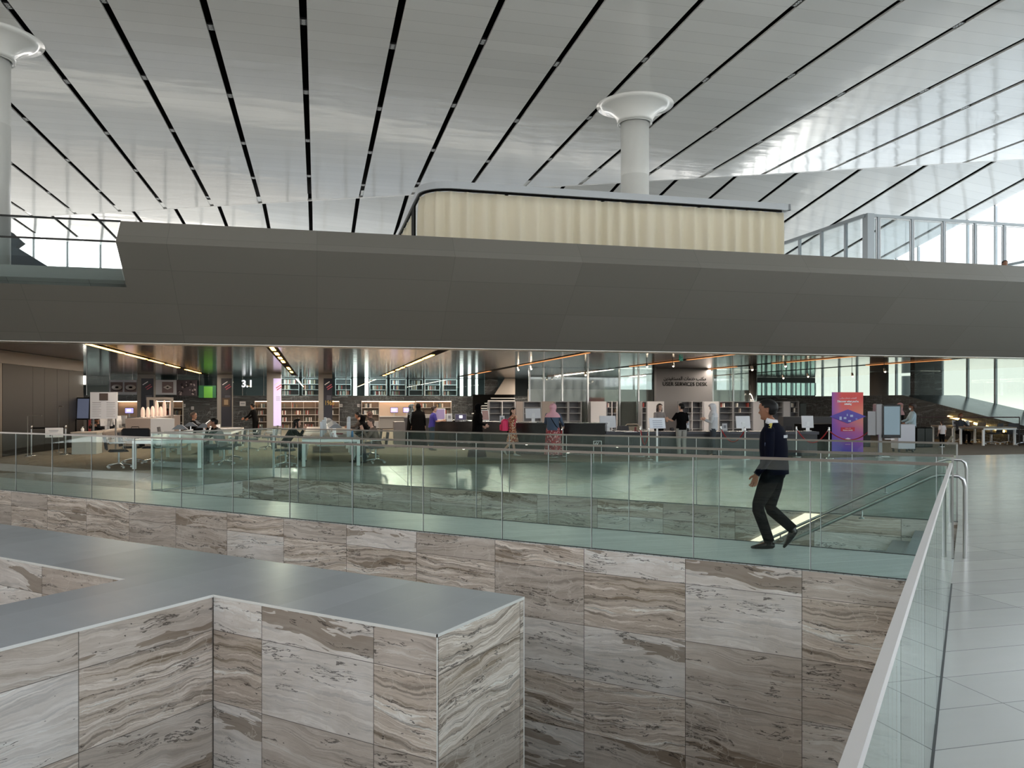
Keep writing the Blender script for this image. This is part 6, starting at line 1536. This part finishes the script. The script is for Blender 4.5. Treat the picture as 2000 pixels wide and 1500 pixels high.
    if bottom_kind in ('skirt', 'robe') and bottom:
        mb = MB(); z0 = hem; top_z = B.z+.06
        if bottom_kind == 'robe':
            secs = [(V3(0, 0, z0), .30*g, .27*g, V3(0, 0, 1), X), (V3(0, 0, .45), .25*g, .215*g, V3(0, 0, 1), X), (V3(0, 0, .80), .215*g, .175*g, V3(0, 0, 1), X), (B+u*.14, .190*g, .150*g, u, X), (B+u*.30, .200*g, .150*g, u, X), (B+u*.42, .190*g, .125*g, u, X), (B+u*.49, .115, .085, u, X)]
        else:
            secs = [(V3(0, 0, z0), .235*g, .21*g, V3(0, 0, 1), X), (V3(0, 0, (z0+B.z)*.5), .205*g, .17*g, V3(0, 0, 1), X), (B-V3(0, 0, .04), .178*g, .135*g, V3(0, 0, 1), X), (B+u*.07, .160*g, .122*g, u, X)]
        loft(mb, secs, 32, fold=lambda a, f_: .055*sin(9*a+.8*sin(3*a))*(1-f_)**1.2)
        mb.build('robe' if bottom_kind == 'robe' else 'skirt', bottom, t)
    for s in (1, -1):
        hp, kn, an, to = Lg[s]; d = (to-an); d.z = 0 if abs(d.z) < .08 else d.z; fw = d.normalized() if d.length > .01 else V3(0, 1, 0)
        h0 = an-V3(0, 0, .045); tip = to-V3(0, 0, .0)
        dirv = (tip-h0); L = dirv.length; dv = dirv/L; up = V3(1, 0, 0).cross(dv)*1.; 
        if up.z < 0: up = -up
        heel = h0-dv*.055; c = lambda f_: heel+dv*(L+.095)*f_
        mb = MB()
        loft(mb, [(c(0.)+up*.012, .022, .020, dv, X), (c(.08)+up*.012, .033, .036, dv, X), (c(.32)+up*.014, .036, .044, dv, X), (c(.55)+up*.004, .040, .034, dv, X), (c(.80)-up*.004, .043, .024, dv, X), (c(.95)-up*.008, .032, .016, dv, X), (c(1.)-up*.008, .014, .010, dv, X)], 14)
        mb.tube([an-V3(0, 0, .03), an+(kn-an)*.06], .042, 12)
        mb.build('shoe', shoes, t)
    t['_j'] = 0; del t['_j']
    return t, dict(B=B, u=u, sh=sh, A=A, MH=MH, neck=neck, L=Lg)
NAVY = mat('navy wool', (9, 12, 26), .9, spec=.1); NAVYT = mat('dark charcoal trousers', (13, 16, 20), .9, spec=.15)
# heading 'left of the picture' along the bridge is world -X
GP = at(1512, 1074); GP.z = 0
g_, J = figure('person', 'man walking along the bridge in a navy sweater with white collar and black shoes', GP, pi, H=1.745, lean=.03,
    arms=(((.05, .02, -.28), (.05, .10, -.50)), ((-.065, -.01, -.30), (-.065, .13, -.49))),
    legs=(((.09, .07, .46), (.08, -.20, .235), (.08, -.105, .06)), ((-.09, .17, .49), (-.09, .03, .095), (-.09, .20, .035))),
    top=NAVY, bottom=NAVYT, hair='short', head_fwd=.035, head_pitch=-.08, girth=1.14, skin_m=mat('warm brown skin', (150, 104, 80), .5))
mb = MB(); nk = J['neck']
loft(mb, [(nk-V3(0, .005, .025), .078, .080, V3(0, -.25, 1), V3(1, 0, 0)), (nk+V3(0, -.002, .012), .066, .070, V3(0, -.25, 1), V3(1, 0, 0)), (nk+V3(0, .0, .040), .062, .066, V3(0, -.25, 1), V3(1, 0, 0))], 20, cap=False)
o = mb.build('shirt_collar', mat('white shirt', (214, 216, 222), .6), g_); md = o.modifiers.new('t', 'SOLIDIFY'); md.thickness = .006
s_ = J['sh'][-1]
MB().cbox((s_.x-.012, s_.y-.012, s_.z+.058), (.085, .03, .008), 0, 0, 0, -.62).build('epaulette', mat('yellow braid', (196, 180, 90), .6), g_)
el, wr = J['A'][-1]
MB().tube([wr-(wr-el)*.05, wr-(wr-el)*.01], .040, 12).build('cuff', mat('dark cuff', (30, 34, 44), .8), g_)
MB().box(s_.x-.075, s_.x-.068, s_.y-.03, s_.y-.01, s_.z-.20, s_.z-.13).box(s_.x-.075, s_.x-.068, s_.y+.02, s_.y+.035, s_.z-.17, s_.z-.13).build('sleeve_badge', mat('pale blue badge', (110, 130, 160), .6), g_)
bt = text('SECURITY', .040, mat('white print', (206, 208, 214), .6), g_, Matrix.Translation((0, -.139, 1.30)) @ FACE, 'back_lettering', .003, bold=.002)
for v_ in bt.data.vertices: v_.co.z -= .139-.139*math.sqrt(max(0, 1-(v_.co.x/.205)**2))
# people on the ground floor
def hd(u, a=0.): return ang_view+a
VIEW = math.atan2(cY, -sY)          # heading straight away from the camera
LEFT = VIEW+pi/2; RIGHT = VIEW-pi/2; TOWARD = VIEW+pi
BLK = mat('black cloth', (8, 8, 9), .9, spec=.1); ROBE = mat('black abaya cloth', (5, 5, 6), .9, spec=.1)
figure('person', 'woman in a long black abaya and black headscarf at the tall counter, facing right', gpt(932, 893), RIGHT+.25, H=1.68, top=ROBE, bottom=ROBE, bottom_kind='robe', hem=.02, hair='hijab', hair_m=ROBE, skin_m=SKIN_L, girth=1.12, lean=.03,
       arms=(((.06, .0, -.25), (.0, .22, -.33)), ((-.06, .0, -.25), (-.02, .20, -.36))))
FLOR = None
def pattern(name, c0, c1, c2, sc_=60.):
    m, n, o = newmat(name); g = N(n); b = g.new('ShaderNodeBsdfPrincipled'); n.links.new(b.outputs[0], o.inputs[0]); b.inputs['Roughness'].default_value = .8
    tcn = g.new('ShaderNodeTexCoord'); v = g.new('ShaderNodeTexVoronoi'); v.inputs['Scale'].default_value = sc_; n.links.new(tcn.outputs['Object'], v.inputs['Vector'])
    s = g.new('ShaderNodeSeparateXYZ'); n.links.new(v.outputs['Color'], s.inputs[0])
    c = g.mix(g.math('GREATER_THAN', s.outputs[0], .55), srgb(*c0), srgb(*c1)); c = g.mix(g.math('GREATER_THAN', s.outputs[1], .78), c, srgb(*c2)); n.links.new(c, b.inputs['Base Color']); return m
DRESS = pattern('floral red dress', (120, 44, 34), (178, 120, 80), (226, 208, 180), 42.)
SKIRT = pattern('patterned red skirt', (150, 44, 50), (110, 60, 66), (196, 150, 150), 30.)
gt, J = figure('person', 'girl in a red floral dress with a dark ponytail, both arms raised to her hair', gpt(1001, 891), RIGHT-.1, H=1.55, top=DRESS, sleeve='short', bottom=DRESS, bottom_kind='skirt', hem=.52, hair='pony', hair_m=HAIR, skin_m=SKIN_L, shoes=mat('pale shoes', (190, 186, 182), .6),
       arms=(((.13, .17, .03), (.02, .06, .17)), ((-.16, -.10, .06), (-.05, -.02, .20))), legs=(((.10, .03, .48), (.10, .10, .085), (.10, .26, .035)), ((-.09, -.08, .46), (-.09, -.32, .22), (-.09, -.22, .06))))
bp = thing('pink_backpack', 'bright pink backpack worn on the back of the girl in the floral dress', 'backpack', gt.location+Vector((0, 0, 0)), gt.rotation_euler.z)
MB().rbox(-.15, .15, -.36, -.14, .82, 1.20, .06).build('bag_body', mat('hot pink nylon', (222, 52, 104), .6), bp)
MB().rbox(-.11, .11, -.41, -.365, .84, 1.03, .03).build('front_pocket', mat('hot pink nylon', (222, 52, 104)), bp)
MB().tube([(-.10, -.14, 1.18), (-.11, -.02, 1.28), (-.12, .11, 1.18), (-.11, .06, .98), (-.10, -.13, .90)], .012, 6).tube([(.10, -.14, 1.18), (.11, -.02, 1.28), (.12, .11, 1.18), (.11, .06, .98), (.10, -.13, .90)], .012, 6).build('shoulder_strap', mat('hot pink nylon', (222, 52, 104)), bp)
wt, J = figure('person', 'woman in pink headscarf, slate blue top and long red patterned skirt, from behind', gpt(1080, 892.5), VIEW-.25, H=1.68, top=mat('slate blue top', (66, 84, 106), .8), bottom=SKIRT, bottom_kind='skirt', hem=.08, hair='hijab', hair_m=mat('pink scarf', (214, 164, 176), .8), skin_m=SKIN_L, girth=1.28,
       arms=(((.09, .02, -.24), (.10, .22, -.36)), ((-.06, .06, -.26), (-.02, .24, -.30))), head_yaw=-.5)
MB().tube([(-.10, -.12, 1.40), (.0, -.175, 1.22), (.14, -.165, 1.0), (.2, -.02, .92)], .012, 6).build('bag_strap', BLK, wt)
figure('person', 'dark-haired woman clerk in a grey jacket standing behind the service desk', deep(1287, 27.9, 0), TOWARD+.25, H=1.68, top=mat('grey jacket', (140, 132, 130), .8), bottom=BLK, hair='long', hair_m=HAIR_B, skin_m=SKIN_L, head_yaw=.25, lean=.06,
       arms=(((.05, .08, -.24), (-.02, .33, -.26)), ((-.05, .10, -.24), (.04, .36, -.24))))
figure('person', 'man in a black T-shirt and light grey trousers at the service desk, seen from behind', gpt(1331, 892), VIEW+.25, H=1.70, top=BLK, sleeve='short', bottom=mat('light grey trousers', (150, 150, 144), .8), hair='short', skin_m=SKIN_L, shoes=BLK, girth=1.05,
       arms=(((.07, .05, -.25), (.02, .24, -.30)), ((-.10, .10, -.21), (-.13, .34, -.16))), head_yaw=.5)
figure('person', 'woman in a white headscarf and pale shirt over dark trousers, looking down at her phone', gpt(1393, 892), LEFT-.25, H=1.69, top=mat('pale grey shirt', (188, 192, 196), .8), bottom=mat('dark slate trousers', (48, 54, 62), .8), hair='hijab', hair_m=mat('white scarf', (206, 206, 210), .8), skin_m=SKIN_L, head_pitch=-.3, girth=1.08,
       arms=(((.04, .04, -.25), (-.02, .24, -.17)), ((-.06, .06, -.25), (.0, .26, -.17))))
figure('person', 'woman with dark hair in a bright blue T-shirt leaning on the tall counter', gpt(843, 880), RIGHT+.35, H=1.62, lean=.16, top=mat('royal blue shirt', (50, 42, 130), .8), sleeve='short', bottom=mat('dark teal trousers', (30, 52, 66), .8), hair='bun', hair_m=HAIR_B, skin_m=SKIN_L, head_pitch=-.15,
       arms=(((.05, .06, -.25), (.02, .32, -.22)), ((-.05, .10, -.24), (.02, .36, -.22))))
figure('person', 'woman in a patterned dark headscarf and dress, leftmost of the group by the counter end', deep(803, 31.6, 0), RIGHT+.1, H=1.66, top=pattern('dark patterned cloth', (26, 30, 40), (60, 76, 88), (120, 130, 130), 50), bottom=BLK, bottom_kind='robe', hem=.03, hair='hijab', hair_m=pattern('dark patterned scarf', (26, 30, 40), (60, 76, 88), (120, 130, 130), 50), skin_m=SKIN_L)
figure('person', 'person in loose black abaya from behind, between patterned scarf and woman in blue', deep(817, 30.6, 0), VIEW, H=1.68, top=ROBE, bottom=ROBE, bottom_kind='robe', hem=.03, hair='hijab', hair_m=ROBE, girth=1.22)
# seated readers
BROWNT = mat('dark brown shirt', (58, 50, 46), .8)
sl_ = lambda p_, q_: PQ(p_, q_, 0)
gv, J = figure('person', 'seated man in a grey vest over black sleeves with a hand to his head', sl_(-2.55, 23.3), AP+pi-.15, H=1.72, sit=True, lean=.34, top=BLK, bottom=mat('dark slate trousers', (48, 54, 62)), hair='short', hair_m=HAIR, head_pitch=-.2,
       arms=(((.08, .22, -.18), (.03, .16, .10)), ((-.08, .24, -.16), (-.02, .18, .10))))
mb = MB(); loft(mb, [(J['B']+J['u']*f_, rx, ry, J['u'], V3(1, 0, 0)) for f_, rx, ry in ((-.03, .185, .142), (.12, .172, .134), (.34, .192, .145), (.44, .165, .125), (.49, .12, .09))], 22); mb.build('vest', mat('grey vest', (118, 114, 112), .8), gv)
figure('person', 'seated man with close-cropped hair in black, facing right, left of the grey vest', sl_(-4.0, 28.0), AP-.1, H=1.72, sit=True, lean=.05, top=BLK, bottom=BLK, hair='short', hair_m=HAIR_R, base_z=.62, arms=(((.06, .14, -.22), (.0, .36, -.18)), ((-.06, .14, -.22), (.0, .36, -.18))))
figure('person', 'man in black clothes standing over the paper-covered table', deep(499, 36.5, 0), LEFT-.2, H=1.70, lean=.22, top=BLK, bottom=BLK, hair='short', arms=(((.03, .16, -.22), (.0, .36, -.34)), ((-.03, .16, -.22), (.0, .38, -.32))), head_pitch=-.2)
figure('person', 'woman in black leaning over the left side of the many-lamp table', sl_(-.90, 23.9), AP-.05, H=1.70, sit=True, lean=.58, top=BLK, bottom=mat('dark green cloth', (20, 44, 42), .8), hair='long', hair_m=HAIR, skin_m=SKIN_L, head_pitch=-.05, base_z=.56,
       arms=(((.05, .20, -.16), (.02, .30, .02)), ((-.05, .22, -.18), (.02, .44, -.20))))
figure('person', 'seated man with brown hair and taupe shirt, right of the many-lamp table', sl_(1.68, 22.9), AP+pi, H=1.70, sit=True, lean=.30, top=mat('taupe shirt', (104, 90, 80), .8), bottom=mat('dark slate trousers', (48, 54, 62)), hair='short', hair_m=HAIR_R, skin_m=SKIN_L, head_pitch=-.25,
       arms=(((.05, .2, -.2), (.0, .40, -.22)), ((-.06, .18, -.2), (.0, .30, .03))), legs=(((.12, .40, .50), (.12, .62, .09), (.12, .77, .05)), ((-.12, .42, .50), (-.11, .36, .09), (-.12, .52, .035))))
figure('person', 'seated woman in a black headscarf and robe, right side of the further table', sl_(1.75, 29.0), AP+pi, H=1.68, sit=True, lean=.28, top=BLK, bottom=BLK, hair='hijab', hair_m=BLK, skin_m=SKIN_L, girth=1.1, arms=(((.05, .2, -.2), (.0, .40, -.22)), ((-.06, .18, -.2), (.0, .40, -.2))))
figure('person', 'seated man in dark brown bending over the further table', sl_(1.75, 31.0), AP+pi-.1, H=1.72, sit=True, lean=.38, top=BROWNT, bottom=BLK, hair='short', skin_m=SKIN_D, head_pitch=-.2, base_z=.60, arms=(((.05, .2, -.2), (.0, .40, -.22)), ((-.06, .18, -.2), (.0, .40, -.2))))
figure('person', 'woman in a patterned headscarf at the far end of the further table', sl_(2.1, 32.0), AP+pi, H=1.68, sit=True, lean=.10, top=BLK, bottom=BLK, hair='hijab', hair_m=pattern('brown patterned scarf', (50, 36, 34), (90, 60, 54), (130, 110, 104), 50), skin_m=SKIN_L, base_z=.62, arms=(((.05, .2, -.2), (.0, .36, -.22)), ((-.06, .18, -.2), (.0, .36, -.2))))
figure('person', 'clerk bent forward behind the reception desk, only dark hair and arms visible', deep(203, 29.5, 0), TOWARD-.2, H=1.66, sit=True, lean=.65, top=mat('charcoal shirt', (44, 44, 48), .8), bottom=BLK, hair='short', base_z=.58, head_pitch=-.9, arms=(((.10, .18, -.08), (-.02, .30, -.02)), ((-.10, .18, -.08), (.02, .30, -.02))))
figure('person', 'person in a pink headscarf and black clothes, partly hidden by the kiosk screen', deep(1757, 29.5, 0), TOWARD+.5, H=1.70, top=BLK, bottom=BLK, hair='hijab', hair_m=mat('dusty pink scarf', (168, 128, 128), .8), skin_m=SKIN)
cv, J = figure('person', 'person with dark curly hair and face mask in pale blue shirt by the white cart', deep(1782, 28.6, 0), LEFT-.15, H=1.68, top=mat('pale blue shirt', (158, 178, 186), .8), bottom=BLK, hair='curly', hair_m=HAIR_B, skin_m=SKIN_D, arms=(((.05, .12, -.24), (.0, .34, -.30)), ((-.05, .10, -.26), (.02, .3, -.36))))
mb = MB(); mb.add([J['MH'] @ (Vector(v_)+Vector(v_).normalized()*.006) for v_ in HEADV], [f_ for f_ in HEADF if all(HEADV[i][1] > .035 and -.10 < HEADV[i][2] < -.015 for i in f_)], 0, smooth=True); mb.build('face_mask', mat('white mask', (214, 222, 224), .7), cv)
kt, J = figure('person', 'small child in a white top and black trousers seen from behind, before the dark chairs', gpt(1840, 874), VIEW+.1, H=1.03, top=mat('white child shirt', (214, 206, 206), .8), sleeve='short', bottom=BLK, hair='pony', hair_m=HAIR_B, skin_m=SKIN_L, shoes=M_whitemark, girth=1.12)
t = thing('rolled_magazine', 'pale rolled magazine carried low by the small child', 'magazine', gpt(1852, 873), 0); MB().tube([(-.05, .05, .10), (.14, -.02, .42)], .05, 10).build('roll', mat('pale print roll', (150, 148, 134), .6), t)
figure('person', 'seated person with a brown cap at the table behind the child', deep(1873, 33.5, 0), TOWARD+.2, H=1.68, sit=True, lean=.15, top=mat('slate shirt', (52, 56, 66), .8), bottom=BLK, hair='short', hair_m=mat('brown cap', (92, 56, 34), .7), skin_m=SKIN_D, arms=(((.05, .2, -.2), (.0, .36, -.22)), ((-.06, .18, -.2), (.0, .36, -.2))))
P = atq(1962, 22.6, 4.9); hz_ = heightat(509, dist(P))
figure('person', 'person on the upper deck, only dark hair showing over the parapet', P, TOWARD, H=1.72*(hz_-4.9)/1.72, top=BLK, bottom=BLK, hair='short', hair_m=HAIR_B)
